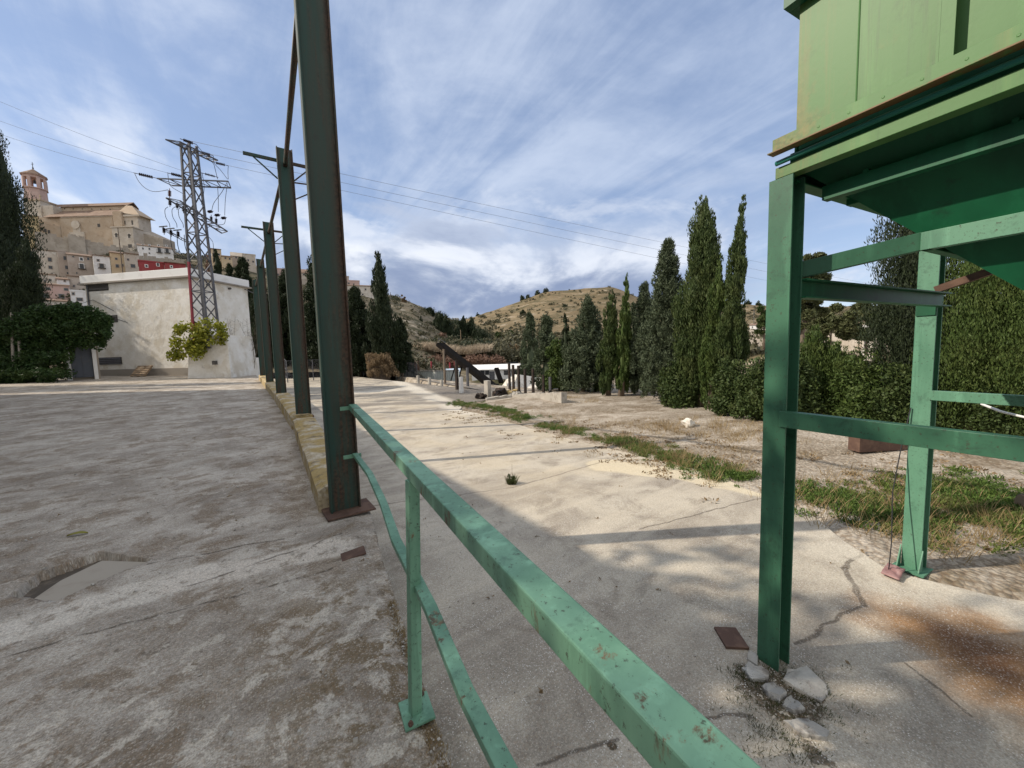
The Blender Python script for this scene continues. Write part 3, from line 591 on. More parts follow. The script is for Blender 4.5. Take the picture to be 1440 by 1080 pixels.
for i in range(5):
    z0 = 0.0 if i == 0 else float(zyard(CY[i]))+.20
    c = empty('steel_column', (CX[i], CY[i], z0), LB[i], 'column', 'steel columns along the kerb')
    if beam0 is None:
        beam0 = ib.build('beam', 'beam'); beam0.parent = c; beam0.modifiers.new('bevel', 'BEVEL').width = .004
        b = beam0
    else: b = beam0.copy(); COL.objects.link(b); b.parent = c
    b.scale = (1, 1, (CTOP-z0)/5.9)
    if i == 0:
        m_ = MB(); m_.box((CX[0]-.19, CY[0]-.17, .012), (CX[0]+.24, CY[0]+.17, .03)); m_.build('base_plate', 'rust', c, bevel=.003)
    else:
        m_ = MB(); m_.box((CX[i]-.17, CY[i]-.11, z0+.0), (CX[i]+.17, CY[i]+.11, z0+.035)); m_.build('base_plate', 'rust', c)
    pl = MB(); pl.box((CX[i]-.035, CY[i]-.055, CTOP-.34), (CX[i]+.035, CY[i]-.0085, CTOP-.26)); pl.build('clamp', 'rustdark', c)
    if i in (1, 2):
        zt = CTOP-.20
        a = MB(); a.bar((CX[i]-.66, CY[i]+.12, zt), (CX[i]+.60, CY[i]+.12, zt), .05, .05); a.build('crossarm', 'beam', c)
        for s, e in ((-1, .50), (1, .44)):
            k = MB(); k.bar((CX[i]+s*e, CY[i]+.12, zt-.028), (CX[i]+s*.13, CY[i]+.12, zt-.34), .022, .022); k.build('brace', 'beam', c)
        k = MB(); k.bar((CX[i]+.13, CY[i]+.05, zt-.38), (CX[i]+.66, CY[i]+.05, zt-.34), .022, .022); k.bar((CX[i]+.64, CY[i]+.05, zt-.38), (CX[i]+.13, CY[i]+.05, zt-.70), .02, .02); k.build('brace', 'beam', c)
TIE = ['dark tie rod between the tops of the nearest and second columns', 'dark tie rod between the tops of the second and third columns', 'dark tie rod between the tops of the third and fourth columns', 'dark tie rod between the tops of the two farthest columns']
for i in range(4):
    m_ = MB(); m_.tube([(CX[i], CY[i]+.012, CTOP-.30), (CX[i+1], CY[i+1]-.058, CTOP-.30)], .038, 10)
    tag(m_.build('tie_rod', 'beam', None, True), TIE[i], 'tie rod', 'tie rods joining the columns')

# ================================================================ green handrail along the edge of the yard
hr = empty('handrail', (.503, 1.48, 0), 'pale green steel handrail with a bent lower rail, crossing the foreground', 'handrail')
def box_run(pts, w, h, name, m, bev=.004):
    """box section through a polyline, mitred"""
    pts = [np.array(p, float) for p in pts]; mb = MB(); rings = []; n = len(pts)
    for i, p in enumerate(pts):
        d = unit(pts[min(i+1, n-1)]-pts[max(i-1, 0)]); s, u, _ = frame(d)
        rings += [p+s*w/2-u*0, p-s*w/2-u*0, p-s*w/2-V3(0, 0, h), p+s*w/2-V3(0, 0, h)]
    fs = [(4*i+k, 4*i+(k+1) % 4, 4*i+4+(k+1) % 4, 4*i+4+k) for i in range(n-1) for k in range(4)]+[(0, 1, 2, 3), (4*n-1, 4*n-2, 4*n-3, 4*n-4)]
    mb.add(rings, fs); return mb.build(name, m, hr, bevel=bev)
def railx(y): return .335+.130*y
box_run([(railx(3.82)+.035, 3.82, 1.05), (railx(1.4)+.036, 1.4, 1.052), (railx(-.8)+.036, -.8, 1.05)], .068, .055, 'top_rail', 'rail')
mz = .565
box_run([(.855, 3.80, mz+.02), (.80, 3.1, mz+.01), (.722, 2.56, mz), (.700, 2.42, mz-.003), (.60, 1.9, mz), (.555, 1.53, mz), (.525, 1.30, mz), (.455, .9, mz), (.30, -.6, mz)], .046, .030, 'lower_rail', 'rail', .003)
m_ = MB(); m_.bar((.506, 1.477, .004), (.545, 1.477, .996), .046, .046, (0, 1, 0)); m_.build('post', 'rail', hr, bevel=.004)
m_ = MB(); a_ = R_(-8); ca, sa_ = math.cos(a_), math.sin(a_)
m_.obox((.512, 1.478, .006), V3(ca, sa_, 0), V3(-sa_, ca, 0), V3(0, 0, 1), (.062, .070, .006)); m_.build('base_plate', 'rail', hr, bevel=.002)
for sx, sy_ in ((-.045, -.052), (.045, .052)):
    m_ = MB(); m_.lathe((.512+sx, 1.478+sy_, .012), [(.011, 0), (.011, .009), (.006, .0095), (.006, .017)], 6); m_.build('bolt', 'rust', hr)
for z in (1.03, mz+.005):
    m_ = MB(); m_.box((.75, 3.79-.0, z-.028), (.91, 3.806, z+.006)); m_.build('fixing_tab', 'rail', hr)

# ================================================================ green loading hopper on its frame
P1 = V3(2.50, .88, -.42); P2 = V3(4.542, .88, -.40)
hp = empty('loading_hopper', (2.5, .88, -.42), 'tall green steel loading hopper standing on four posts over the concrete', 'hopper')
ZB0, ZB1 = 2.388, 2.445                                            # lower edge and top of the rim beam
def hpost(x, y, z0, z1, m, plate=False):
    b = MB(); b.ibeam((x, y, z0), (x, y, z1), .12, .12, .008, .011, up=(1, 0, 0)); o = b.build('post', m, hp, bevel=.002)
    if plate:
        f = MB()
        for s in (-1, 1): f.add([(x-.06, y+s*.062, z0), (x-.13, y+s*.062, z0), (x-.13, y+s*.062, z0+.02), (x-.062, y+s*.062, z0+.19), (x-.06, y+s*.070, z0), (x-.13, y+s*.070, z0), (x-.13, y+s*.070, z0+.02), (x-.062, y+s*.070, z0+.19)], [(0, 1, 2, 3), (7, 6, 5, 4), (0, 4, 5, 1), (1, 5, 6, 2), (2, 6, 7, 3), (3, 7, 4, 0)])
        f.box((x-.14, y-.10, z0-.004), (x+.13, y+.10, z0+.012)); f.build('base_plate', m, hp)
YN = -1.75
hpost(P1[0], P1[1], -.47, ZB0-.002, 'post'); hpost(P2[0], P2[1], -.41, ZB0-.002, 'post_pale', True)
hpost(P1[0], YN, -.47, ZB0-.002, 'post'); hpost(P2[0], YN, -.41, ZB0-.002, 'post_pale')
def chan(p, q, w, h, name, m, flip=1, up=(0, 0, 1)):
    t_ = .010; prof = [(0, -h/2), (flip*w, -h/2), (flip*w, -h/2+t_), (flip*t_, -h/2+t_), (flip*t_, h/2-t_), (flip*w, h/2-t_), (flip*w, h/2), (0, h/2)]
    b = MB(); b.extrude(prof, p, q, up); return b.build(name, m, hp, bevel=.002)
zc_ = (ZB0+ZB1)/2; hb = ZB1-ZB0
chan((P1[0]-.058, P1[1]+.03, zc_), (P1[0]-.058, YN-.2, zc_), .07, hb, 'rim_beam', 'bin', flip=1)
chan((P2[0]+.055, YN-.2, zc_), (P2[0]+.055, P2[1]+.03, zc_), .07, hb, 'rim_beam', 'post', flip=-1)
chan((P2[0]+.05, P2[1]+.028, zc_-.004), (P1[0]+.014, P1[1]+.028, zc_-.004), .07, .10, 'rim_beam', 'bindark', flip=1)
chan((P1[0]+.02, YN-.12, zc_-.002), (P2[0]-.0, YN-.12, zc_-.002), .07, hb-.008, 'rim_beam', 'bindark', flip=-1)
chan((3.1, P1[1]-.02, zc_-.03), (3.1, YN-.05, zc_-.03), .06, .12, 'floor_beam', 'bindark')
chan((3.85, P1[1]-.10, zc_-.03), (3.85, YN-.05, zc_-.03), .06, .12, 'floor_beam', 'bindark')
# bin walls, bottom flange, stiffeners
BX0, BX1, BY0, BY1, BZ0, BZ1 = 2.475, 4.60, YN-.25, P1[1]-.05, 2.586, 3.26
b = MB()
b.add([(BX0, BY1, BZ0), (BX0, BY0, BZ0), (BX1, BY0, BZ0), (BX1, BY1, BZ0), (BX0, BY1, BZ1), (BX0, BY0, BZ1), (BX1, BY0, BZ1), (BX1, BY1, BZ1),
       (BX0+.006, BY1-.006, BZ0), (BX0+.006, BY0+.006, BZ0), (BX1-.006, BY0+.006, BZ0), (BX1-.006, BY1-.006, BZ0), (BX0+.006, BY1-.006, BZ1), (BX0+.006, BY0+.006, BZ1), (BX1-.006, BY0+.006, BZ1), (BX1-.006, BY1-.006, BZ1)],
      [(i, (i+1) % 4, 4+(i+1) % 4, 4+i) for i in range(4)]+[(8+i, 12+i, 12+(i+1) % 4, 8+(i+1) % 4) for i in range(4)]+[(4+i, 4+(i+1) % 4, 12+(i+1) % 4, 12+i) for i in range(4)]+[(i, 8+i, 8+(i+1) % 4, (i+1) % 4) for i in range(4)])
b.build('bin_wall', 'bin', hp, fix=True)
f = MB(); f.extrude([(0, 0), (.055, 0), (.055, .007), (.008, .007), (.008, .085), (0, .085)], (BX0-.055, YN-.3, 2.50), (BX0-.055, P1[1]+.032, 2.50)); 
f.build('flange_angle', 'bin', hp, bevel=.0015)
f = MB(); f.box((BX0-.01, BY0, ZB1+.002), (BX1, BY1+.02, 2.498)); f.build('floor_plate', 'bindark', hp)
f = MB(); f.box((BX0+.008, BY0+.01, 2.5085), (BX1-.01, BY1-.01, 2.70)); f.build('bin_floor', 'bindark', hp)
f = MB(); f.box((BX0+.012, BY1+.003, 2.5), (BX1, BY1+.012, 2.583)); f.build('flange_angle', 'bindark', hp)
yst = P1[1]-.575
for yy in (yst, yst-1.15):
    f = MB(); f.box((BX0-.050, yy-.004, 2.588), (BX0-.001, yy+.004, BZ1-.01)); f.box((BX0-.050, yy-.045, 2.588), (BX0-.044, yy-.0045, BZ1-.01)); f.build('stiffener', 'bin', hp)
for k in range(20): f = MB(); f.lathe((BX0-.0555, P1[1]-.06-.12*k, 2.548), [(.009, 0), (.009, .006), (.004, .009)], 6, (-1, 0, 0)); f.build('bolt', 'bin', hp)
for yy in (P1[1]-.30, P1[1]-.86): f = MB(); f.tube([(BX0-.0005, yy, 2.59), (BX0-.0008, yy+.002, BZ1-.05)], .0035, 6); f.build('weld_seam', 'bin', hp)
f = MB(); f.box((BX0-.055, BY0, BZ1-.045), (BX0-.001, BY1+.05, BZ1)); f.box((BX0+.0, BY1+.001, BZ1-.045), (BX1, BY1+.05, BZ1)); f.build('top_rim', 'bindark', hp)
# discharge cone under the bin
ox, oy, oz = 3.54, -.58, 1.2; ow = .24
top_ = [(P1[0]+.09, P1[1]-.02, ZB0+.05), (P1[0]+.09, YN, ZB0+.05), (P2[0]-.03, YN, ZB0+.05), (P2[0]-.03, P2[1]-.02, ZB0+.05)]
bot_ = [(ox-ow, oy+ow, oz), (ox-ow, oy-ow, oz), (ox+ow, oy-ow, oz), (ox+ow, oy+ow, oz)]
c = MB(); th = .008
ins_ = lambda q: [(x+(ox-x)*.008, y+(oy-y)*.008, z) for x, y, z in q]
c.add(top_+bot_+ins_(top_)+ins_(bot_), [(i, (i+1) % 4, 4+(i+1) % 4, 4+i) for i in range(4)]+[(8+i, 12+i, 12+(i+1) % 4, 8+(i+1) % 4) for i in range(4)]+[(i, 8+i, 8+(i+1) % 4, (i+1) % 4) for i in range(4)]+[(4+i, 4+(i+1) % 4, 12+(i+1) % 4, 12+i) for i in range(4)])
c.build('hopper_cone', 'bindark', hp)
c = MB(); c.lathe((ox, oy, oz-.22), [(.17, 0), (.19, .02), (.19, .25)], 14); c.build('outlet', 'rustdark', hp)
q = MB(); q.angle((P1[0]+.10, P1[1]-.12, 2.25), (P1[0]+.10, YN, 2.25), .055, .07, .008); q.build('stiffener', 'bindark', hp)
for k in range(5): f = MB(); f.tube([(P1[0]+.095, P1[1]-.3-.45*k, 2.325), (P1[0]+.13, P1[1]-.3-.45*k, 2.33)], .010, 6); f.build('bolt', 'bindark', hp)
# braces and ties
def frame_bar(a, b_, w, h, name, m, **k): q = MB(); q.angle(a, b_, w, h, .008, **k); return q.build(name, m, hp)
z1 = 1.085
e0 = V3(*top_[0]); e1 = V3(*bot_[0]); J = e0+(e1-e0)*.37
chan((P1[0]-.070, P1[1]-.03, z1), (P1[0]-.070, YN+.1, z1+.01), .05, .088, 'side_rail', 'post', flip=1)
chan((P2[0]-.072, P2[1]-.05, 1.06), (P2[0]-.072, YN+.1, 1.06), .05, .075, 'side_rail', 'post_pale', flip=1)
chan((P2[0]-.02, P2[1]-.067, 1.80), (P1[0]+.064, P1[1]-.02, 1.80), .06, .105, 'cross_beam', 'bindark', flip=1)
chan((P1[0]+.064, P1[1]-.0, 1.90), (J[0]-.03, J[1]+.015, J[2]), .05, .085, 'brace', 'post', flip=1)
chan((J[0]-.045, J[1]+.02, J[2]-.005), (J[0]-.045, YN+.3, J[2]-.005), .04, .085, 'ring_beam', 'post_pale', flip=1)
chan((ox+1.0, J[1]+.02, J[2]-.005), (J[0]-.040, J[1]+.022, J[2]-.005), .04, .085, 'ring_beam', 'bindark', flip=1)
q = MB(); q.angle((P2[0]-.068, P2[1]-.05, 1.86), (P2[0]-.068, P2[1]-1.0, 2.18), .05, .05, .006); q.build('brace', 'rust', hp)
q = MB(); q.obox((P2[0]-.066, P2[1], 1.78), V3(0, 1, 0), V3(0, 0, 1), V3(1, 0, 0), (.055, .09, .005)); q.build('gusset', 'bindark', hp)
HROT = R_(-8.4); hp.rotation_euler = (0, 0, HROT)
def HW(p): d_ = np.array(p, float)-P1; return V3(P1[0]+d_[0]*math.cos(HROT)-d_[1]*math.sin(HROT), P1[1]+d_[0]*math.sin(HROT)+d_[1]*math.cos(HROT), p[2])
# loose pipe lashed along the rim beam, cable and rag at the far post
PB = P2; P2 = HW(P2)
pts = []
for k in range(15):
    u = k/14; y = P1[1]+.02-(P1[1]-YN+.2)*u; pts.append(HW((P1[0]-.072, y, 2.462+.007*math.sin(u*9)+.012*u)))
m_ = MB(); m_.tube(pts, .013, 8); M['teal'] = surf('teal_hose', (.025, .16, .125), (), .45)
tag(m_.build('hose', 'teal', None, True), 'thin teal hose tied along the rim beam of the green hopper', 'hose')
m_ = MB(); m_.tube([(P2[0]-.30, P2[1]+.10, -.385), (P2[0]-.25, P2[1]+.10, -.15), (P2[0]-.19, P2[1]+.12, .25), (P2[0]-.1, P2[1]+.10, .60), (P2[0]-.066, P2[1]+.06, .95)], .004, 6)
tag(m_.build('cable', 'wire', None, True), 'black cable hanging down to the ground beside the rear hopper post', 'cable')
M['pink'] = surf('faded_pink_cloth', (.27, .15, .145), [((.38, .25, .24), 9, .45, .6, .8)], .9)
rgx = np.linspace(-.13, .10, 12); rgy = np.linspace(-.05, .06, 8); RGY, RGX = np.meshgrid(rgy, rgx, indexing='ij')
m_ = MB(); zz_ = .03+.05*np.abs(fbm(RGX*14+3, RGY*14, 4))*2*np.clip(1-(RGX/.13)**2, 0, 1); r, c_ = RGX.shape
m_.add(np.stack([P2[0]-.27+RGX+.2*RGY, P2[1]+.07+RGY, -.41+zz_], -1).reshape(-1, 3), [(i*c_+j, i*c_+j+1, (i+1)*c_+j+1, (i+1)*c_+j) for i in range(r-1) for j in range(c_-1)])
o_ = m_.build('rag', 'pink', None, True); o_.modifiers.new('thick', 'SOLIDIFY').thickness = .008; tag(o_, 'crumpled pink rag lying at the foot of the rear hopper post', 'rag')
a, b = PX(1380, 568, 5.2), PX(1470, 592, 5.0)
M['whitecable'] = surf('white_cable', (.7, .7, .68), (), .5)
m_ = MB(); m_.tube([a, (a*2+b)/3-V3(0, 0, .02), (a+2*b)/3-V3(0, 0, .015), b, b+V3(0, -1.2, .3)], .010, 6); tag(m_.build('cable', 'whitecable', None, True), 'thin white cable sagging in front of the tall hedge on the right', 'cable')
m_ = MB(); m_.tube([(P2[0]-.02, YN+.2, 1.1), b+V3(0, -1.2, .3)], .008, 6)

# ================================================================ things lying on the yard and slab
FG = [[(225, 700), (250, 680), (330, 718), (322, 748), (262, 745)], [(400, 712), (470, 700), (545, 765), (552, 802), (520, 826), (450, 792), (378, 742)], [(300, 772), (345, 757), (395, 795), (372, 830), (330, 815)], [(402, 800), (438, 828), (470, 860), (418, 872), (378, 838)], [(380, 905), (470, 890), (560, 940), (548, 975), (440, 955)], [(250, 640), (290, 655), (285, 690), (246, 672)]]
FL = ['small pale broken concrete piece left of the front hopper post', 'largest pale broken concrete piece, right of the foot of the front hopper post', 'narrow pale concrete piece just in front of the foot of the front hopper post', 'small pale concrete piece in the moss before the largest piece', 'flat concrete piece nearest the camera at the front hopper post', 'pale concrete crumb behind the small piece left of the front hopper post']
rngF = np.random.RandomState(12)
for fg, lb in zip(FG, FL):
    qs = []
    for a_, b_ in zip(fg, fg[1:]+fg[:1]):
        for u in (0, .33, .66): x, y = a_[0]+(b_[0]-a_[0])*u, a_[1]+(b_[1]-a_[1])*u; q = P(960+x/2.7, 680+y/2.7, -.39); qs.append(q+V3(.012*float(fbm(np.array(x*.05), np.array(y*.05), 4))*2, .012*float(fbm(np.array(x*.05+9), np.array(y*.05), 4))*2, .006*float(fbm(np.array(x*.03), np.array(y*.03+4), 3))))
    cq = np.mean(qs, 0); ta, tb = rngF.normal(0, .09, 2); qs = [V3(q[0], q[1], q[2]+.012*rngF.random()+ta*(q[0]-cq[0])+tb*(q[1]-cq[1])+.006*rngF.random()) for q in qs]
    m_ = MB(); m_.poly(qs, .045); tag(m_.build('concrete_fragment', 'rough_conc', None, bevel=.005), lb, 'concrete', 'broken concrete round the front hopper post')
m_ = MB(); pc = np.mean([p[:2] for p in PIT], 0); sl = [P(44, 839, 0), P(84, 812, 0), P(143, 784, 0), P(206, 786, 0), P(203, 791, 0), P(152, 813, 0), P(82, 845, 0)]
dm = MB(); dm.poly([(pc[0]+(p[0]-pc[0])*1.04, pc[1]+(p[1]-pc[1])*1.04, -.062) for p in PIT], .02); kind(dm.build('pit_floor', 'pitfloor', None), 'structure')  # flat dark sheet forming the bottom of the pit
m_.poly([(p[0], p[1], -.022) for p in sl][::1], .05); tag(m_.build('cover_slab', 'slabcover', None, bevel=.006), 'loose cement cover slab lying in the broken pit in the yard', 'slab')
def leaf_mesh(c, ang, L, Wd, m, name):
    b = MB(); n = 7; rows = []
    for i in range(n):
        u = i/(n-1); wd = Wd*math.sin(math.pi*min(1, u*.92+.06))**.8; z = .012+.012*math.sin(u*3); x = (u-.5)*L
        rows += [(x, -wd/2, z+.008), (x, 0, z), (x, wd/2, z+.010)]
    ca, sa_ = math.cos(ang), math.sin(ang)
    b.add([(c[0]+x*ca-y*sa_, c[1]+x*sa_+y*ca, c[2]+z) for x, y, z in rows], [(3*i+k, 3*i+k+1, 3*i+4+k, 3*i+3+k) for i in range(n-1) for k in (0, 1)])
    o = b.build(name, m, None, True); o.modifiers.new('t', 'SOLIDIFY').thickness = .002; return o
lf_ = P(109, 753, .02); tag(leaf_mesh((lf_[0], lf_[1], .012), R_(-15), .14, .05, 'yelleaf', 'fallen_leaf'), 'single yellow fallen leaf lying on the yard behind the broken pit', 'leaf')
a = P(1028, 897, -.395)
m_ = MB(); m_.obox((a[0], a[1], -.395), unit(V3(.75, -.66, 0)), unit(V3(.66, .75, 0)), V3(0, 0, 1), (.07, .09, .009)); o_ = m_.build('drain_cover', 'rust', None, bevel=.003); tag(o_, 'small rusty steel cover plate set in the slab beside the front hopper post', 'plate')
a = P(497, 780, .0)
m_ = MB(); m_.obox((a[0], a[1], .006), unit(V3(.9, -.1, .1)), unit(V3(.1, .9, .03)), unit(V3(-.1, -.03, 1)), (.085, .06, .008)); tag(m_.build('rusty_plate', 'rust', None, bevel=.003), 'flaking rusty plate embedded in the kerb end below the nearest column', 'plate')
def rock(name, c, r, m, seed, sq=(1, 1, .75)):
    rng = np.random.RandomState(seed); b = MB(); n, k = 9, 14; vs = []
    for i in range(n):
        th_ = math.pi*i/(n-1)
        for j in range(k):
            ph = 2*math.pi*j/k; d = V3(math.sin(th_)*math.cos(ph), math.sin(th_)*math.sin(ph), math.cos(th_)); q = mnoise.noise(Vector(d*1.4)+Vector((seed, 0, 0)))+.5*mnoise.noise(Vector(d*3.4)+Vector((seed, 3, 0)))
            vs.append(np.array(c)+d*r*(1+.38*q)*np.array(sq))
    b.add(vs, [(i*k+j, i*k+(j+1) % k, (i+1)*k+(j+1) % k, (i+1)*k+j) for i in range(n-1) for j in range(k)]); return b.build(name, m, None)
a = P(968, 599, -.48); a[2] = float(zground(a[0], a[1]))+.08
tag(rock('white_rock', a, .15, 'stone', 3, (1.1, .9, .8)), 'white rock the size of a football lying among dry weeds on the gravel', 'rock')
a = P(1330, 645, -.40); a[2] = float(zground(a[0], a[1]))
m_ = MB(); m_.obox(a+V3(-.25, .55, .12), unit(V3(.85, -.5, 0)), unit(V3(.5, .85, 0)), V3(0, 0, 1), (.75, .10, .12)); tag(m_.build('rusty_beam', 'rust', None, bevel=.008), 'rusty brown steel beam lying on the gravel behind the rear hopper post', 'beam')
a = P(1452, 725, -.40); a[2] = float(zground(a[0], a[1]))
lg = empty('cut_log', a, 'short cut log with a pale sawn end lying in the weeds at the right edge', 'log')
m_ = MB(); m_.tube([a+V3(-.06, .06, .09), a+V3(.4, -.5, .09)], .10, 12, .11); m_.build('bark', 'bark', lg, True)
m_ = MB(); m_.tube([a+V3(-.061, .061, .09), a+V3(-.068, .069, .09)], .085, 12); m_.build('sawn_end', 'wood', lg)

# ================================================================ ground plants
rngG = np.random.RandomState(4)
def tufts(pts, per, h, spread, L, Wd, up=.9, out=.6, jit=.6, rng=rngG):
    cen = np.array(pts); k = len(cen); s = .5+rng.random(k); rad = np.stack([spread*s, spread*s, h*s], 1); cen = cen+np.array([0, 0, 1])*rad*.55
    return leaves(rng, cen, rad, per*k, L, Wd, up=up, out=out, jit=jit, inner=.05)
def blades(pts, per, h, spread, wd, rng=rngG):
    p = np.repeat(np.array(pts), per, 0); n = len(p); a = rng.random(n)*6.283; r = spread*rng.random(n)**.7
    b = p+np.stack([r*np.cos(a), r*np.sin(a), 0*a-.01], 1); hh = h*(.4+.9*rng.random(n)); t_ = a+rng.normal(0, .7, n); ln = (.2+.7*rng.random(n))*hh
    tip = b+np.stack([ln*np.cos(t_), ln*np.sin(t_), hh], 1); md = b+(tip-b)*.55+np.stack([0*a, 0*a, hh*.12], 1)
    s = np.stack([-np.sin(t_+1.1), np.cos(t_+1.1), 0*a], 1)*wd/2
    return np.stack([b-s, b+s, md+s*.7, tip, md-s*.7], 1).reshape(-1, 5, 3)
def along(pxs, n, width, rng=rngG, thr=-.09):
    """points scattered along a line drawn on the ground"""
    g_ = np.array([P(x, y, -.5) for x, y in pxs]);
    for it in range(3): g_ = np.array([P(x, y, float(zground(q[0]+.3, q[1]))) for (x, y), q in zip(pxs, g_)])
    u = rng.random(n)*(len(g_)-1); i = np.minimum(u.astype(int), len(g_)-2); q = g_[i]+(g_[i+1]-g_[i])*(u-i)[:, None]
    q[:, 0] += rng.normal(0, width, n); q[:, 1] += rng.normal(0, width, n)
    ok = fbm(q[:, 0]*.9+2, q[:, 1]*.9, 4) > thr; q = q[ok]; q[:, 2] = np.maximum(zground(q[:, 0], q[:, 1]), np.where(q[:, 0] < xright(q[:, 1]), zs(q[:, 1]), -9)); return q
strip = along([(640, 568), (700, 575), (760, 596), (830, 612), (900, 628), (960, 650), (1020, 668), (1070, 682)], 760, .19, thr=-.12)
strip2 = along([(640, 568), (690, 573), (740, 590)], 260, .35, thr=-.2)
patch = along([(1120, 690), (1180, 700), (1230, 720), (1265, 735)], 210, .26); patch2 = along([(1320, 690), (1380, 700), (1450, 705)], 330, .42); patch3 = along([(1330, 740), (1390, 735), (1440, 715), (1500, 720)], 150, .26)
allw = np.concatenate([strip, strip2, patch, patch2, patch3])
kind(np_mesh('weeds', tufts(allw, 64, .042, .10, .034, .014), 4, 'weed'), 'stuff')
dr = np.concatenate([along([(850, 600), (940, 600), (1010, 598), (1060, 620)], 170, .6), along([(700, 585), (800, 590), (930, 640), (1060, 650)], 120, .7), along([(780, 560), (810, 560), (830, 566)], 70, .25), along([(1120, 670), (1220, 680), (1300, 700), (1240, 745)], 60, .5), along([(1310, 770), (1400, 770), (1440, 760)], 25, .3)])
st2 = along([(640, 568), (760, 596), (900, 628), (1020, 668), (1070, 682)], 200, .22); st3 = along([(1130, 700), (1260, 735), (1330, 740), (1440, 715)], 60, .4)
bl2 = blades(np.concatenate([st2, st3]), 11, .19, .10, .006)
bl = blades(dr, 24, .13, .15, .005); 
def ngon(name, arr, m): return np_mesh(name, arr.reshape(-1, 3), arr.shape[1], m)
kind(ngon('dry_grass', np.concatenate([bl, bl2]), 'dry'), 'stuff')
lit_ = np.concatenate([along([(640, 580), (760, 600), (900, 610), (1040, 640)], 260, .9), along([(1120, 660), (1250, 690), (1440, 690)], 160, .8), along([(800, 605), (870, 640), (980, 672)], 80, .25)])
yl = np.array([(float(xedge(y))-.08-2.8*rngG.random()**1.5, y, float(zyard(y))+.004) for y in 1.4+9*rngG.random(60)])
yl = np.array([p for p in yl if not inpoly(np.array(p[0]), np.array(p[1]), PIT)]); sl_ = np.array([(1.0+4*rngG.random(), y, float(zs(y))+.006) for y in .4+9*rngG.random(70)])
kind(np_mesh('dry_leaves', np.concatenate([leaves(rngG, q_, np.full((len(q_), 3), .03)*np.array([1, 1, .1]), int(len(q_)*1.3), .032, .014, up=0, out=.8, jit=.25) for q_ in (yl, sl_)]), 4, 'deadleaf'), 'stuff')
kind(np_mesh('leaf_litter', leaves(rngG, lit_+np.array([0, 0, .01]), np.full((len(lit_), 3), .12)*np.array([1, 1, .10]), len(lit_)*14, .05, .022, up=0, out=.8, jit=.3), 4, 'deadleaf'), 'stuff')
ms = []
for px, py, rr, n in ((1045, 950, .05, 26), (1075, 975, .08, 30), (1120, 955, .10, 36), (1150, 985, .08, 30), (1090, 1020, .10, 36), (1130, 1060, .07, 26), (1060, 1040, .05, 14)):
    for k in range(n): q = P(px, py, -.4); ms.append(q+V3(rngG.normal(0, rr), rngG.normal(0, rr), 0))
kind(ngon('moss_tufts', blades(np.array(ms), 12, .028, .03, .0035), 'bush'), 'stuff')
em = []
for k in range(420):
    y = 1.0+rngG.random()*1.3; em.append((float(xedge(y))-.02-abs(rngG.normal(0, .035)), y, -.012))
kind(ngon('edge_moss', blades(np.array(em), 9, .012, .02, .003), 'dry'), 'stuff')
ch = MB()
for k in range(650):
    if k < 150: y = .95+1.3*rngG.random(); q = V3(float(xedge(y))-.02-abs(rngG.normal(0, .05)), y, -.012); r_ = .0015+.003*rngG.random()
    elif k < 210: q = P(1040+120*rngG.random(), 930+110*rngG.random(), -.402); r_ = .0025+.005*rngG.random()
    else: q = P(560+420*rngG.random(), 700+340*rngG.random(), 0); q = V3(.75+1.9*rngG.random(), .3+4*rngG.random(), 0); q[2] = float(zs(q[1])); r_ = .0015+.0035*rngG.random()
    a_ = rngG.random(3)*6; ax_, bx_, cx_ = frame(V3(math.cos(a_[0]), math.sin(a_[0]), math.sin(a_[1])))
    ch.obox(q+V3(0, 0, r_*.3), ax_, bx_, cx_, r_*(.6+.7*rngG.random(3)))
for k in range(420):
    y = 1.3+7*rngG.random()**1.6; x = float(xedge(y))-.05-3.2*rngG.random()
    if inpoly(np.array(x), np.array(y), PIT): continue
    r_ = .002+.006*rngG.random()**2; a_ = rngG.random(3)*6; ax_, bx_, cx_ = frame(V3(math.cos(a_[0]), math.sin(a_[0]), math.sin(a_[1])))
    ch.obox((x, y, float(zyard(y))+r_*.3+.003), ax_, bx_, cx_, r_*(.6+.7*rngG.random(3)))
kind(ch.build('loose_chippings', 'conc', None), 'stuff')
a = P(720, 677, -.50); a[2] = float(zs(a[1])); sp = empty('crack_plant', a, 'small bushy weed growing alone out of a joint in the slab', 'plant')
shoots = blades(np.array([a+V3(*rngG.normal(0, .03, 2), 0) for _ in range(26)]), 6, .13, .03, .010)
ngon('foliage', shoots, 'bush').parent = sp; bpy.data.objects['foliage'].location = [-float(x) for x in a]
np_mesh('leaves', leaves(rngG, np.array([a+V3(*rngG.normal(0, .045, 2), .05+.08*rngG.random()) for _ in range(14)]), np.full((14, 3), .03), 260, .032, .009, up=1., out=.7, jit=.6), 4, 'cyp', sp)
m_ = MB(); m_.tube([a, a+V3(.005, 0, .15), a+V3(.012, .004, .32)], .004, 5, .0015); m_.build('stem', 'bark', sp)

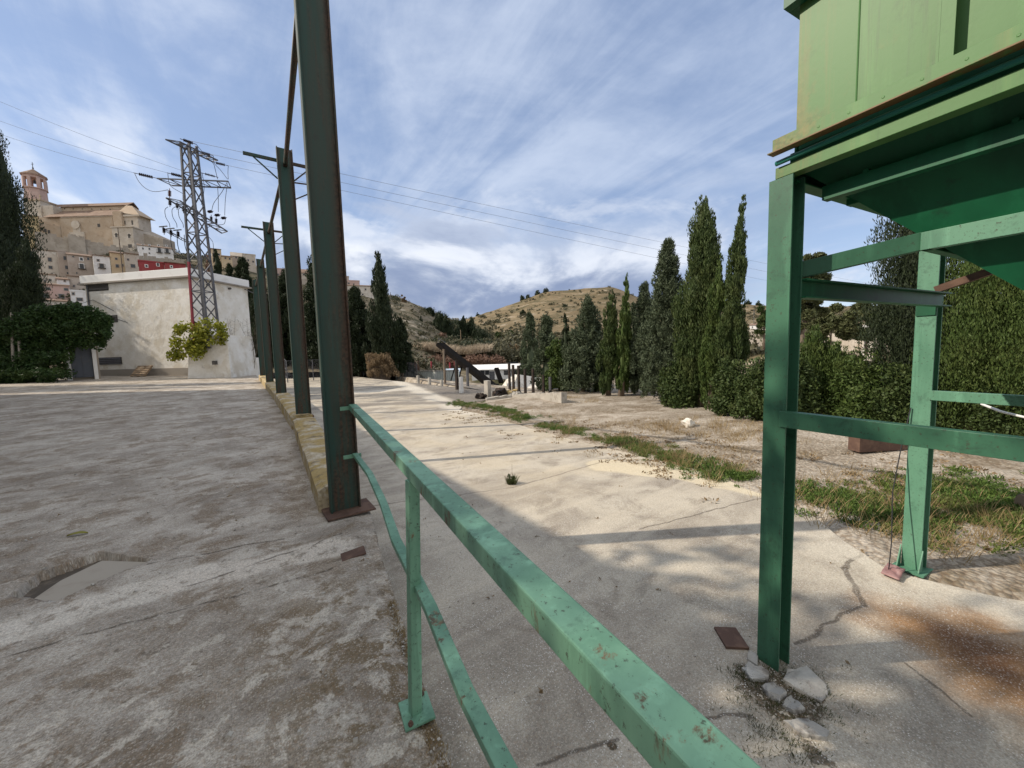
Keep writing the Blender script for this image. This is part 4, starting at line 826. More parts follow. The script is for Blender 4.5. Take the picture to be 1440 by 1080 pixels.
# ================================================================ hills and the town
def inter(pxs, ys): return dict(zip(pxs, ys))
TP = (-420, 60, 150, 210, 260, 340, 400, 440, 480, 520, 580, 720)
town_rings = [(46, inter(TP, (548, 535, 532, 530, 528, 525, 524, 523, 522, 522, 522, 590))), (62, inter(TP, (500, 474, 474, 476, 480, 486, 490, 494, 498, 502, 506, 565))), (80, inter(TP, (450, 430, 433, 437, 444, 456, 466, 472, 478, 484, 492, 549))),
              (100, inter(TP, (410, 392, 392, 396, 404, 424, 434, 440, 446, 456, 470, 538))), (128, inter(TP, (380, 354, 354, 358, 366, 382, 398, 408, 418, 432, 450, 529))), (165, inter(TP, (370, 347, 347, 348, 358, 370, 386, 396, 406, 418, 434, 521))),
              (230, inter(TP, (375, 352, 352, 352, 358, 369, 383, 394, 402, 414, 428, 514))), (330, inter(TP, (430, 420, 420, 420, 425, 430, 440, 450, 455, 460, 470, 508)))]
ring_hill('town_hill', 'hill_town', (-420, 720, 140), town_rings, .9, 6, 1)
MP = (430, 540, 560, 590, 620, 650, 700, 780, 900)
mid_rings = [(52, inter(MP, (575, 575, 577, 578, 578, 578, 578, 578, 578))), (62, inter(MP, (530, 530, 532, 533, 534, 535, 536, 537, 560))), (88, inter(MP, (512, 510, 510, 511, 512, 513, 514, 514, 539))), (96, inter(MP, (496, 494, 494, 495, 495, 496, 499, 505, 535))), (140, inter(MP, (470, 470, 472, 476, 482, 486, 492, 498, 521))),
             (200, inter(MP, (432, 438, 442, 448, 458, 466, 480, 492, 512))), (260, inter(MP, (405, 414, 417, 430, 443, 454, 472, 488, 507))), (350, inter(MP, (450, 455, 458, 465, 472, 478, 488, 498, 502)))]
ring_hill('hillside', 'hill_town', (430, 900, 100), mid_rings, 1.2, 6, 4)
FP = (540, 650, 690, 740, 770, 815, 840, 858, 880, 905, 950, 1040, 1120, 1240, 1440, 1800)
far_rings = [(96, inter(FP, (548, 546, 544, 543, 542, 541, 540, 540, 539, 538, 537, 535, 532, 528, 522, 510))), (125, inter(FP, (500, 499, 498, 497, 496, 495, 494, 494, 493, 492, 491, 488, 486, 483, 478, 470))), (200, inter(FP, (492, 483, 478, 474, 474, 473, 473, 473, 473, 474, 475, 474, 471, 466, 458, 448))), (330, inter(FP, (482, 470, 464, 458, 455, 453, 452, 452, 452, 454, 458, 460, 458, 450, 440, 430))),
             (480, inter(FP, (474, 460, 451, 438, 431, 428, 425, 424, 428, 434, 440, 446, 446, 440, 425, 415))), (650, inter(FP, (468, 450, 438, 419, 409, 407, 404, 402, 410, 421, 427, 427, 431, 430, 411, 400))), (900, inter(FP, (500, 480, 470, 460, 455, 450, 450, 450, 455, 460, 460, 460, 460, 460, 450, 440)))]
FX, FY, FZ = ring_hill('far_hill', 'hill_brown', (540, 1800, 220), far_rings, 5., 10, 9)

# scrub on the hills (far-off, uncounted) and the single dark trees one can tell apart
rngH = np.random.RandomState(8)
def on_rings(rings, px, f):
    """point on a ring hill at picture column px and fraction f from foot to crest"""
    n = len(rings)-2; k = min(int(f*n), n-1); u = f*n-k; q = []
    for d, yy in (rings[k], rings[k+1]):
        ks = sorted(yy); q.append(D(px, float(np.interp(px, ks, [yy[a] for a in ks])), d))
    return q[0]+(q[1]-q[0])*u
def scrub(rings, p0, p1, n, lo, hi, s0, s1, f0=0., f1=1.):
    c, r = [], []
    for _ in range(n*3):
        p = on_rings(rings, p0+(p1-p0)*rngH.random(), f0+(f1-f0)*rngH.random())
        if fbm(np.array(p[0]*.03), np.array(p[1]*.03), 4) < lo and rngH.random() > hi: continue
        s = s0+(s1-s0)*rngH.random()**2; c.append(p+V3(0, 0, s*.25)); r.append((s, s, s*.75))
        if len(c) >= n: break
    return np.array(c), np.array(r)
c, r = scrub(far_rings, 560, 1350, 1500, -.02, .35, 1.2, 5.0, .12, .98); wts = r[:, 0]
kind(np_mesh('hill_scrub', leaves(rngH, c, r, 70000, 1.6, .9, up=.4, out=.6, jit=.8, inner=.2, wts=wts), 4, 'hillbush'), 'stuff')
c, r = scrub(mid_rings, 440, 760, 1000, -.15, .7, 1.0, 4.2, .38, .98)
kind(np_mesh('slope_scrub', leaves(rngH, c, r, 120000, .7, .36, up=.4, out=.6, jit=.8, inner=.2, wts=r[:, 0]), 4, 'hillbush'), 'stuff')
c, r = scrub(mid_rings, 470, 700, 230, -.05, .5, 1.6, 4.2, .42, .97)
kind(np_mesh('slope_thicket', leaves(rngH, c, r, 46000, .8, .34, up=.5, out=.7, jit=.7, inner=.2, wts=r[:, 0]), 4, 'darkcyp'), 'stuff')
c, r = scrub(town_rings, -50, 620, 900, -.12, .65, .5, 2.1, .1, .95)
kind(np_mesh('town_scrub', leaves(rngH, c, r, 60000, .45, .28, up=.4, out=.6, jit=.8, inner=.2, wts=r[:, 0]), 4, 'hillbush'), 'stuff')

S_LEAN = lambda px, py: (915-px)/(7000-py)
class Img:
    """a frame for something far off that faces the picture squarely: u right, w away, h up, from picture pixels"""
    def __init__(s, px, pyb, d, yaw=0.):
        fi = math.atan((px-720)/CAM_F); s.px, s.pyb, s.d, s.k = px, pyb, d, d/CAM_F; s.ku = s.k*math.cos(fi); s.o = D(px, pyb, d); a = yaw-fi
        r0 = V3(math.cos(CAM_AZ), -math.sin(CAM_AZ), 0); f0 = V3(math.sin(CAM_AZ), math.cos(CAM_AZ), 0)
        s.r = r0*math.cos(a)+f0*math.sin(a); s.b = f0*math.cos(a)-r0*math.sin(a); s.z = V3(0, 0, 1)
    def uh(s, px, py, w=0.):
        rr = ray(px, py); o = s.o+s.b*w; q = _cc+rr*(((o-_cc) @ s.b)/(rr @ s.b))-s.o; return float(q @ s.r), float(q[2])
    def p(s, u, w, h): return s.o+s.r*u+s.b*w+s.z*h
    def box(s, mb, u0, u1, w0, w1, h0, h1): return mb.obox(s.p((u0+u1)/2, (w0+w1)/2, (h0+h1)/2), s.r, s.b, s.z, (abs(u1-u0)/2, abs(w1-w0)/2, abs(h1-h0)/2))
    def prism(s, mb, prof, u0, u1):
        """profile in (w, h) swept along u"""
        n = len(prof); vs = [s.p(u0, w, h) for w, h in prof]+[s.p(u1, w, h) for w, h in prof]
        return mb.add(vs, [tuple(range(n))[::-1], tuple(range(n, 2*n))]+[(i, (i+1) % n, n+(i+1) % n, n+i) for i in range(n)])
def house(label, x0, x1, yt, yb, d, wall, roof='gable', wins=(), deep=7., yaw=0., roofm='tile', cat='house', group='old houses on the town hill', below=5., rh=None, frames='white', chim=None):
    sh = S_LEAN((x0+x1)/2, (yt+yb)/2)*(yb-yt)*.5; I = Img((x0+x1)/2+sh, yb, d, yaw); ym = (yt+yb)/2; e = empty('house', I.o, label, cat, group)
    hw = (I.uh(x1, ym)[0]-I.uh(x0, ym)[0])/2; H = I.uh((x0+x1)/2, yt)[1]; rh = rh if rh is not None else (.16*deep if roof != 'flat' else .25)
    he = H-(rh if roof == 'gable' else (rh*.0 if roof == 'shed' else .3))
    m = MB(); I.box(m, -hw, hw, 0, deep, -below, he); m.build('wall', wall, e); m = MB(); ov = .28; tt = .16
    if roof == 'gable': I.prism(m, [(-ov, he-.05), (deep/2, he+rh), (deep+ov, he-.05), (deep+ov, he-.05+tt), (deep/2, he+rh+tt), (-ov, he-.05+tt)], -hw-.12, hw+.12)
    elif roof == 'shed': I.prism(m, [(-ov, he-.05), (deep+ov, he+rh*1.6), (deep+ov, he+rh*1.6+tt), (-ov, he-.05+tt)], -hw-.12, hw+.12)
    else: I.box(m, -hw-.10, hw+.10, -.10, deep, he+.002, he+.28)
    r_ = m.build('roof', roofm if roof != 'flat' else wall, e)
    if chim is not None: m = MB(); I.box(m, chim-.3, chim+.3, deep*.3, deep*.3+.6, he, he+rh+.9); m.build('chimney', wall, r_)
    for wn in wins:
        px, py, wp, hp_ = wn[:4]; u, h = I.uh(px, py); a, b = wp*I.ku/2, hp_*I.k/2; mm = wn[4] if len(wn) > 4 else None
        f = MB(); I.box(f, u-a-.11, u+a+.11, -.05, .10, h-b-.11, h+b+.11); fo = f.build('window', frames if mm is None else mm, e)
        f = MB(); I.box(f, u-a, u+a, -.075, .05, h-b, h+b); f.build('pane', 'glass', fo)
        if len(wn) > 5:
            f = MB(); I.box(f, u-a-.35, u+a+.35, -.75, -.076, h-b-.14, h-b-.02)
            for k in range(9): uu = u-a-.33+(2*a+.66)*k/8; I.box(f, uu-.02, uu+.02, -.74, -.70, h-b-.02, h-b+.85)
            I.box(f, u-a-.35, u+a+.35, -.75, -.69, h-b+.85, h-b+.90); f.build('balcony', 'louvre', fo)
    return e
N_ = 'taupe_wall'
house('cream terrace house with a pale awning, leftmost of the row beside the huge cypress', 47, 82, 352, 388, 98, 'cream_wall', 'shed', [(70, 365, 5, 5, N_), (71, 376, 5, 4, N_), (53, 364, 4, 4, N_), (54, 376, 4, 4, N_)], rh=.8)
house('narrow taupe house with two dark square windows, between the cream and the grey-beige house', 82.5, 95, 352, 389, 97, 'taupe_wall', 'flat', [(91, 363, 3.6, 5, N_), (93.5, 376, 4, 5, N_), (95, 384, 2.2, 2.5, N_)])
house('grey-beige house with a tall white-framed balcony door in its middle', 95.5, 131, 354, 390, 97, 'taupe_wall', 'gable', [(114.5, 364.5, 4, 4), (115, 374.5, 6, 7, 'white', 1), (103, 361, 3, 1.6, N_), (108, 384, 2, 2, N_), (124, 364, 3, 3.5, N_)], rh=1.0, chim=2.)
house('small white house with one barred window, right of the grey-beige house', 131.5, 155, 360, 380, 95, 'white_wall', 'shed', [(143, 374, 5.5, 6, N_, 1), (138, 366, 3, 2.6, N_)], rh=.6)
house('ochre house with small windows behind the tall thin pole', 155.5, 175, 351, 380, 97, 'ochre_wall', 'gable', [(163.5, 364, 3, 2.6, N_), (165, 374, 4, 4, N_), (172, 373, 3, 3, N_)], rh=.9)
house('rough stone house beside the ochre house, partly behind the white building', 175.5, 196, 357, 382, 96, 'pale_stone', 'shed', [(187, 374, 6, 4.5, N_), (180, 365, 2.4, 2.6, N_)], rh=.7)
house('low stone house with a broken gable, below the grey-beige house', 96, 122, 389, 412, 88, 'pale_stone', 'shed', [(112, 399, 3, 3, N_), (104, 402, 2.4, 2.6, N_)], rh=.6)
house('small bright white house with a tiny dark window, above the pink house', 80, 97.5, 388, 404, 86, 'white_wall', 'gable', [(91, 395, 1.8, 2.2, N_)], rh=.8)
house('beige house at the left edge of the lower row, touching the cypress', 57, 79.5, 386, 404, 88, 'cream_wall', 'shed', [(70, 394, 3, 3, N_), (63, 395, 3, 3, N_)], rh=.6)
house('faded pink house with two upper and two lower dark windows', 58, 99, 401, 424, 82, 'pink_wall', 'shed', [(67.5, 406, 6, 3.4, N_), (93, 407, 6, 3.4, N_), (64, 416, 7.5, 5.5, N_), (86.5, 416.5, 8, 5.5, N_)], rh=.7)
house('white house with wide windows half hidden by the left end of the white building', 100, 124, 408, 436, 80, 'white_wall', 'flat', [(112, 421, 8, 4, N_), (110, 428, 9, 4, N_), (103, 413, 3, 3, N_)])
house('low whitewashed house with a brown door, lowest in the town above the ivy', 52, 96, 423, 446, 76, 'cream_wall', 'shed', [(72, 432, 9, 6, 'pink_wall'), (88, 431, 5, 5, N_), (61, 431, 4, 5, N_)], rh=.6)
house('long white house with black balcony windows, right of the church', 194, 244, 342, 362, 118, 'white_wall', 'gable', [(201, 349.5, 2, 2.6, 'white_wall'), (210, 350, 2, 2.6, 'white_wall'), (224, 352, 4.4, 6.4, 'white_wall', 1), (235, 352.5, 4.4, 6.4, 'white_wall', 1), (201, 344.5, 2.2, 1.2, 'white_wall'), (210, 344.7, 2.2, 1.2, 'white_wall'), (223, 345.2, 2.4, 1.2, 'white_wall'), (234, 345.6, 2.4, 1.2, 'white_wall'), (210, 356, 2, 2, 'white_wall')], rh=1.2, deep=9)
house('deep red house with white pilasters, rising behind the parapet of the white building', 196, 232, 367, 392, 86, 'red_wall', 'flat', [(222, 372, 3, 4, 'white'), (206, 374, 3, 3, 'white')])
house('lower dark red house behind the pylon, right of the deep red house', 232.5, 262, 370, 392, 86, 'red_wall', 'shed', [(241, 375, 2.4, 2.4)], rh=.5)
house('tall narrow ochre house right of the pylon on the skyline', 298, 312, 347, 382, 130, 'ochre_wall', 'gable', [(303, 356, 2, 2.6, N_), (308, 358, 2, 2.6, N_), (304, 366, 2, 2.6, N_)], rh=.8)
house('house with an orange tiled roof, between the ochre and the grey-roofed house', 312.5, 327, 357, 382, 128, 'ochre_wall', 'gable', [(317, 363, 2, 2, N_), (323, 364, 2, 2, N_)], rh=.9)
house('wide grey-roofed house on the skyline above the dark conifers', 325, 345, 352, 380, 140, 'taupe_wall', 'gable', [(332, 362, 2.2, 2.2, N_), (339, 363, 2.2, 2.2, N_)], rh=2.2, roofm='rubble_wall', deep=9)
house('pale house with a blank stone gable, last before the fourth column', 342, 360, 357, 385, 136, 'pale_stone', 'flat', [(349, 366, 2, 2.4, N_), (356, 368, 2, 2.2, N_)])
house('pinkish stone house seen between the third and the second column', 384, 402, 377, 402, 150, 'pink_wall', 'flat', [(391, 386, 2, 2.4, N_), (397, 390, 2, 2.4, N_), (393, 396, 2, 2.4, N_)])
house('old stone house with a hipped roof between the second and the nearest column', 420, 441, 377, 402, 155, 'pale_stone', 'gable', [(427, 386, 2, 2, N_), (435, 388, 2, 2, N_), (431, 394, 2.4, 2.4, N_)], rh=2.)
house('crumbling stone house lower down between the second and the nearest column', 424, 452, 393, 416, 140, 'rubble_wall', 'flat', [(436, 400, 2, 2.4, N_), (444, 405, 2, 2.4, N_), (430, 404, 2, 2, N_)])
house('stone tower-like ruin on the skyline right of the nearest column', 481, 491, 388, 408, 170, 'taupe_wall', 'flat', [(488, 397, 1.6, 2, N_)])
house('square stone house on the skyline with two tiny windows, left of the central cypress', 489, 506, 394, 412, 168, 'pink_wall', 'flat', [(490.5, 398.5, 1.8, 2.2, N_), (497.5, 400, 1.8, 2.2, N_)])
house('long low house with a tiled roof, just left of the central cypress', 484, 526, 402, 420, 160, 'cream_wall', 'shed', [(514, 407, 2, 2.2, N_), (510, 414, 2, 2, N_), (500, 411, 2, 2, N_)], rh=.9)
for lb, a, b, y0, y1, d in (('long grey rubble retaining wall under the church', 55, 186, 334, 356, 122), ('stepped rubble wall under the church annexe with a small window bay', 96, 120, 328, 340, 120), ('rubble terrace wall behind the red house', 180, 262, 356, 376, 108)):
    I = Img((a+b)/2, y1, d); e = MB(); hw = (b-a)/2*I.ku; I.box(e, -hw, hw, 0, 1.2, -4, (y1-y0)*I.k*.55)
    n = 14
    for k in range(n): u = -hw+2*hw*k/n; I.box(e, u+.02, u+2*hw/n-.02, .05, 1.1, (y1-y0)*I.k*.55+.002, (y1-y0)*I.k*(.62+.38*rngH.random()*(1-k/n*.5)))
    tag(e.build('terrace_wall', 'rubble_wall'), lb, 'wall')

# ---------------------------------------------------------------- church
I = Img(130, 345, 140, math.atan((130-720)/CAM_F)); ch_ = empty('church', I.o, 'large sandstone church with an arcaded bell tower, on top of the town hill', 'church')
def ub(px, py, w=0.): return I.uh(px, py, w)
def quadbox(name, mt, x0, x1, yt, yb, w0, w1, par=None, below=0., yref=None):
    ym = (yt+yb)/2 if yref is None else yref; u0, u1 = ub(x0, ym, w0)[0], ub(x1, ym, w0)[0]; m = MB(); I.box(m, u0, u1, w0, w1, ub((x0+x1)/2, yb, w0)[1]-below, ub((x0+x1)/2, yt, w0)[1]); return m.build(name, mt, par or ch_)
k_ = I.k; hh_ = lambda py, w=0., px=130: ub(px, py, w)[1]
quadbox('aisle_wall', 'church_stone', 86, 160, 303.5, 345, 0, 6.5, below=4); quadbox('aisle_wall', 'church_stone', 57, 86.3, 305.5, 345, .6, 6.6, below=4)
quadbox('clerestory_wall', 'church_stone', 73, 181, 290.5, 297, 5.5, 9, below=5)
quadbox('apse_wall', 'church_stone', 160, 172, 297, 345, -1.8, 8, below=4, yref=318); quadbox('apse_wall', 'pale_stone', 172, 195, 301, 345, -.8, 4.2, below=4, yref=318)
u0, u1 = ub(72, 288, 5)[0], ub(180, 290, 5)[0]; m = MB(); h0, h1 = hh_(290.4, 5.2), hh_(287., 7.4); I.prism(m, [(5.0, h0), (7.4, h1), (9.4, h0), (9.4, h0+.2), (7.4, h1+.2), (5., h0+.2)], u0, u1); m.build('nave_roof', 'tile', ch_)
u0, u1 = ub(62, 304)[0], ub(161, 304)[0]; m = MB(); h0, h1 = hh_(303.9, -.35), hh_(296.6, 5.5); I.prism(m, [(-.35, h0), (5.5, h1), (5.5, h1+.2), (-.35, h0+.2)], u0, u1); m.build('aisle_roof', 'tile', ch_)
ua, ub_, uc = ub(166, 300, -1.3)[0], ub(186, 292, 2)[0], ub(196.5, 304, -1.3)[0]
m = MB(); A_ = [I.p(ua, -1.3, hh_(298.5, -1.3, 166)), I.p(uc, -1.3, hh_(302.5, -1.3, 211)), I.p(uc+.4, 4.7, hh_(302.5, -1.3, 211)), I.p(ua, 4.7, hh_(298.5, -1.3, 166)), I.p(ua, 2., hh_(289, 2., 170)), I.p(ub_, 2., hh_(289.5, 2., 186))]
m.add(A_, [(0, 1, 5, 4), (1, 2, 5), (2, 3, 4, 5), (0, 4, 3), (0, 3, 2, 1)]); m.build('apse_roof', 'church_stone', ch_)
m = MB(); I.box(m, ub(171, 300)[0], uc-.2, -1.25, -.805, hh_(304.5, -1, 190), hh_(301.8, -1, 190)); I.box(m, ub(86, 304)[0], ub(160, 304)[0], -.25, -.002, hh_(305.2), hh_(304)); m.build('cornice', 'pale_stone', ch_)
for x, y, w, h in ((76, 318, 3, 4), (139, 317, 3.6, 4.6), (175, 313, 3.2, 5), (79, 293.5, 1.6, 1.6), (91, 293.6, 1.6, 1.6), (103, 293.7, 1.6, 1.6), (116, 293.8, 1.6, 1.6), (129, 294, 1.6, 1.6), (142, 294.2, 1.6, 1.6), (155, 294.4, 1.6, 1.6), (186, 313, 2, 6)):
    w0 = 5.5 if y < 296 else (-.8 if x > 172 else (.6 if x < 86 else 0)); u, h_ = ub(x, y, w0)
    m = MB(); I.box(m, u-w*k_/2, u+w*k_/2, w0-.05, w0+.4, h_-h*k_/2, h_+h*k_/2); m.build('window', 'louvre', ch_)
u, h_ = ub(110, 334); m = MB(); I.box(m, u-2.7, u+2.7, -.35, -.003, hh_(344), hh_(326)); I.box(m, u-1.3, u+1.3, -.30, -.002, hh_(325.9), hh_(313)); m.lathe(I.p(u, -.30, hh_(316)), [(1.5, 0), (1.5, .25)], 12, -I.b); po = m.build('portal', 'pale_stone', ch_)
m = MB(); I.box(m, u-.9, u+.9, -.40, -.352, hh_(344), hh_(336.2)); m.lathe(I.p(u, -.352, hh_(336.2)), [(.9, 0), (.9, .05)], 14, -I.b); m.build('door', 'white_wall', po)
# chapel block on the right with arched white-rimmed windows, and lean-tos
quadbox('chapel_wall', 'pale_stone', 158.5, 188, 320, 352, -6, -1.9, below=6); m = MB(); I.box(m, ub(158, 336, -6)[0]-.2, ub(188.5, 336, -6)[0]+.2, -6.3, -1.85, hh_(320, -6, 173)+.002, hh_(318.6, -6, 173)); m.build('chapel_roof', 'pale_stone', ch_)
for x, y in ((164, 331), (182, 332)):
    u, h_ = ub(x, y, -6); m = MB(); I.box(m, u-.7, u+.7, -6.08, -5.99, h_-.85, h_+.45); m.lathe(I.p(u, -5.99, h_+.45), [(.7, 0), (.7, .09)], 12, -I.b); wf = m.build('window', 'cream_wall', ch_)
    m = MB(); I.box(m, u-.4, u+.4, -6.13, -6.085, h_-.65, h_+.4); m.lathe(I.p(u, -6.085, h_+.4), [(.4, 0), (.4, .045)], 12, -I.b); m.build('pane', 'louvre', wf)
u, h_ = ub(183, 346, -6); m = MB(); I.box(m, u-.6, u+.6, -6.08, -5.99, h_-.6, h_+.6); m.build('window', 'louvre', ch_)
u0, u1 = ub(203, 330)[0], ub(236, 340)[0]; m = MB(); m.add([I.p(u0, -2, hh_(331)), I.p(u1, -2, hh_(341)), I.p(u1, 3, hh_(340)), I.p(u0, 3, hh_(324)), I.p(u0, -2, -4), I.p(u1, -2, -4), I.p(u1, 3, -4), I.p(u0, 3, -4)], [(0, 1, 2, 3), (4, 7, 6, 5), (0, 4, 5, 1), (1, 5, 6, 2), (2, 6, 7, 3), (3, 7, 4, 0)]); m.build('lean_to', 'rubble_wall', ch_)
# tower
quadbox('tower_base', 'pale_stone', 34, 57, 282, 345, 2, 8, below=4, yref=290); tx0, tx1 = ub(34, 290, 2)[0], ub(57, 290, 2)[0]
quadbox('stair_wall', 'pale_stone', 56, 75, 289, 306, 2.5, 6, below=8)
h2_ = lambda py: ub(46, py, 2)[1]; hT = lambda py: ub(49.5, py, 5.)[1]
m = MB(); I.box(m, tx0-.25, tx1+.25, 1.75, 8.25, h2_(282)+.002, h2_(280)); m.build('tower_cornice', 'church_stone', ch_)
u, _ = ub(49.5, 262, 5.); wc = 5.0; R8 = 3.0
def ngon_pts(r, h, n=8, a0=math.pi/8): return [I.p(u+r*math.cos(a0+2*math.pi*k/n), wc+r*math.sin(a0+2*math.pi*k/n), h) for k in range(n)]
def drum(m, r0, r1, h0, h1): a = ngon_pts(r0, h0); b = ngon_pts(r1, h1); m.add(a+b, [(k, (k+1) % 8, 8+(k+1) % 8, 8+k) for k in range(8)]+[tuple(range(8))[::-1], tuple(range(8, 16))]); return m
m = MB(); drum(m, R8, R8*.97, h2_(280)+.01, hT(267.5)); drum(m, R8+.3, R8+.3, hT(267.4), hT(266)); m.build('tower_drum', 'pink_wall', ch_)
m = MB()
for k in range(8):
    a = math.pi/8+2*math.pi*k/8; c = I.p(u+(R8-.22)*math.cos(a), wc+(R8-.22)*math.sin(a), (hT(265.9)+hT(252))/2); rd = I.r*math.cos(a)+I.b*math.sin(a); tg = I.b*math.cos(a)-I.r*math.sin(a)
    m.obox(c, rd, tg, V3(0, 0, 1), (.30, .44, (hT(252)-hT(265.9))/2))
m.build('belfry_piers', 'pink_wall', ch_)
m = MB(); drum(m, R8-.05, R8-.02, hT(252)+.003, hT(249)); drum(m, R8+.35, R8+.4, hT(248.95), hT(248)); m.build('belfry_top', 'pink_wall', ch_)
m = MB(); m.lathe(I.p(u, wc, hT(258)), [(.05, 1.2), (.28, 1.1), (.38, .5), (.6, 0)], 12); m.build('bell', 'galv', ch_)
m = MB(); a = ngon_pts(R8+.55, hT(248)+.01); m.add(a+[I.p(u, wc, hT(237.5))], [(k, (k+1) % 8, 8) for k in range(8)]+[tuple(range(8))[::-1]]); m.build('tower_roof', 'tile', ch_)
m = MB(); m.lathe(I.p(u, wc, hT(238)), [(.12, 0), (.28, .4), (.10, .8), (.07, 2.6)], 8); I.box(m, u-.45, u+.45, wc-.04, wc+.04, hT(231), hT(230.4)); m.build('finial', 'louvre', ch_)
m = MB()
for x in (33.5, 55.5):
    m = MB(); uu = ub(x, 279, 2)[0]; m.lathe(I.p(uu, 2.3, h2_(280)+.003), [(.3, 0), (.22, .8), (.35, 1.0), (.03, 1.9)], 8); m.build('pinnacle', 'church_stone', ch_)
an = Img(45, 348, 134); e = empty('annexe', an.o, 'yellowish rectory wing standing below the church tower, left of the rubble wall', 'house')
m = MB(); m2 = MB(); u0, u1 = an.uh(33, 325)[0], an.uh(56, 325)[0]; an.box(m, u0, u1, 0, 6, -5, (348-304)*an.k); m.build('wall', 'yellow_wall', e)
m = MB(); an.box(m, u1+.01, u1+5., 1.2, 6, -5, (348-311)*an.k); m.build('wall', 'church_stone', e)
m = MB(); an.prism(m, [(-.3, (348-304)*an.k+.003), (6.2, (348-302)*an.k), (6.2, (348-301.4)*an.k), (-.3, (348-303.4)*an.k)], u0-.2, u1+.2); m.build('roof', 'tile', e)
for x, y, ww, hh2, w0 in ((43, 322, 2.0, 4, 0), (59, 321, 2.6, 4.5, 1.2), (64, 323, 2.4, 5, 1.2), (69, 325, 2.4, 5, 1.2), (66, 334, 5, 4.5, 1.2)):
    uu, h2 = an.uh(x, y); m = MB(); an.box(m, uu-ww*an.k/2, uu+ww*an.k/2, w0-.06, w0+.2, h2-hh2*an.k/2, h2+hh2*an.k/2); m.build('window', 'louvre', e)
b0 = D(172, 378, 92); m = MB(); m.tube([b0-V3(0, 0, 3), b0+V3(0, 0, (378-322)*92/CAM_F)], .12, 8, .08); tag(m.build('pole', 'bark'), 'tall thin wooden pole standing in front of the ochre house', 'pole')

# ================================================================ white transformer building
zB = .60; A_ = D(265, 387, 24.3); A_ = V3(A_[0], A_[1], zB); Lc = D(118.5, 396, 25.7); Lc = V3(Lc[0], Lc[1], zB); ex_ = unit(Lc-A_); ey_ = V3(-ex_[1], ex_[0], 0); ey_ = ey_ if ey_[1] > 0 else -ey_
Rc = D(349, 405, 28.6); wl = np.linalg.norm(Lc-A_); dp_ = float((V3(Rc[0], Rc[1], zB)-A_) @ ey_); HT = float(D(265, 377, 24.3)[2])-zB
print('building', wl, dp_, HT)
bd = empty('white_building', A_, 'tall whitewashed windowless transformer building with peeling render and a white parapet', 'building')
def BP(u, w, h): return A_+ex_*u+ey_*w+V3(0, 0, h)
def bbox_(mb, u0, u1, w0, w1, h0, h1): return mb.obox(BP((u0+u1)/2, (w0+w1)/2, (h0+h1)/2), ex_, ey_, V3(0, 0, 1), (abs(u1-u0)/2, abs(w1-w0)/2, abs(h1-h0)/2))
zp0 = HT-.50
m = MB(); bbox_(m, 0, wl, 0, dp_, -1, zp0); m.build('wall', 'plaster', bd)
m = MB(); bbox_(m, -.10, wl+.22, -.10, dp_+.10, zp0+.002, HT); m.build('parapet', 'white', bd, bevel=.02)
m = MB(); bbox_(m, -.20, wl+.34, -.20, dp_+.2, zp0-.10, zp0); m.build('cornice', 'grey_plinth', bd)
def onface(px, py):
    r = ray(px, py); t_ = ((A_-_cc) @ ey_)/(r @ ey_); p = _cc+r*t_; return float((p-A_) @ ex_), float(p[2]-zB)
for x0, y0, x1, y1, rows in ((125, 399, 152, 410, 2), (147, 443, 165, 454, 3), (140, 502, 171, 513, 4)):
    ua, ha = onface(x0, y1); ub2, hb2 = onface(x1, y0); m = MB(); bbox_(m, min(ua, ub2), max(ua, ub2), -.02, .06, ha, hb2); v = m.build('vent', 'louvre', bd); m = MB()
    for k in range(rows):
        h = ha+(hb2-ha)*(k+.5)/rows; c = BP((ua+ub2)/2, -.028, h); m.obox(c, ex_, unit(ey_*.5+V3(0, 0, .8)), unit(ey_*.8-V3(0, 0, .5)), (abs(ub2-ua)/2-.03, .06, .006))
    m.build('louvre', 'galv' if rows == 4 else 'louvre', v)
ua, _ = onface(137, 520); ub2, hb2 = onface(262, 517); m = MB(); bbox_(m, .6, abs(ua)+.1, -.07, -.002, -1, .48); m.build('plinth', 'grey_plinth', bd, bevel=.01)
m = MB()
for k, (u, h) in enumerate(((.35, zp0-.42), (.35, zp0-.75))): m.lathe(BP(-.003, 1.2+1.6*k, zp0-.35), [(.07, 0), (.07, .18), (.04, .2)], 8, -ex_)
m.build('bushing', 'louvre', bd)
m = MB(); m.tube([BP(-.06, dp_-.3, zp0-.2), BP(-.8, dp_-.2, zp0-.55)], .03, 6); m.build('bracket', 'galv', bd)
ua, _ = onface(215, 527); pal = empty('pallet', BP(ua, -.5, -.1), 'weathered wooden pallet leaning at the foot of the white building', 'pallet'); m = MB(); tl = unit(V3(0, 0, .75)+ey_*.6)
b0 = BP(ua, -.95, .02)+V3(0, 0, .0)
for k in range(6): m.obox(b0+tl*(.08+.145*k), ex_, tl, np.cross(ex_, tl), (.55, .05, .011))
m.build('slats', 'wood', pal); m = MB()
for s in (-.5, 0, .5): m.obox(b0+ex_*s+tl*.44+np.cross(ex_, tl)*(-.056 if np.cross(ex_, tl) @ ey_ < 0 else .056), ex_, tl, np.cross(ex_, tl), (.04, .44, .04))
m.build('bearers', 'wood', pal)
m = MB(); m.tube([BP(wl-.25, -.05, zp0-.12), BP(wl-.25, -.05, .05)], .045, 8); m.build('downpipe', 'galv', bd)
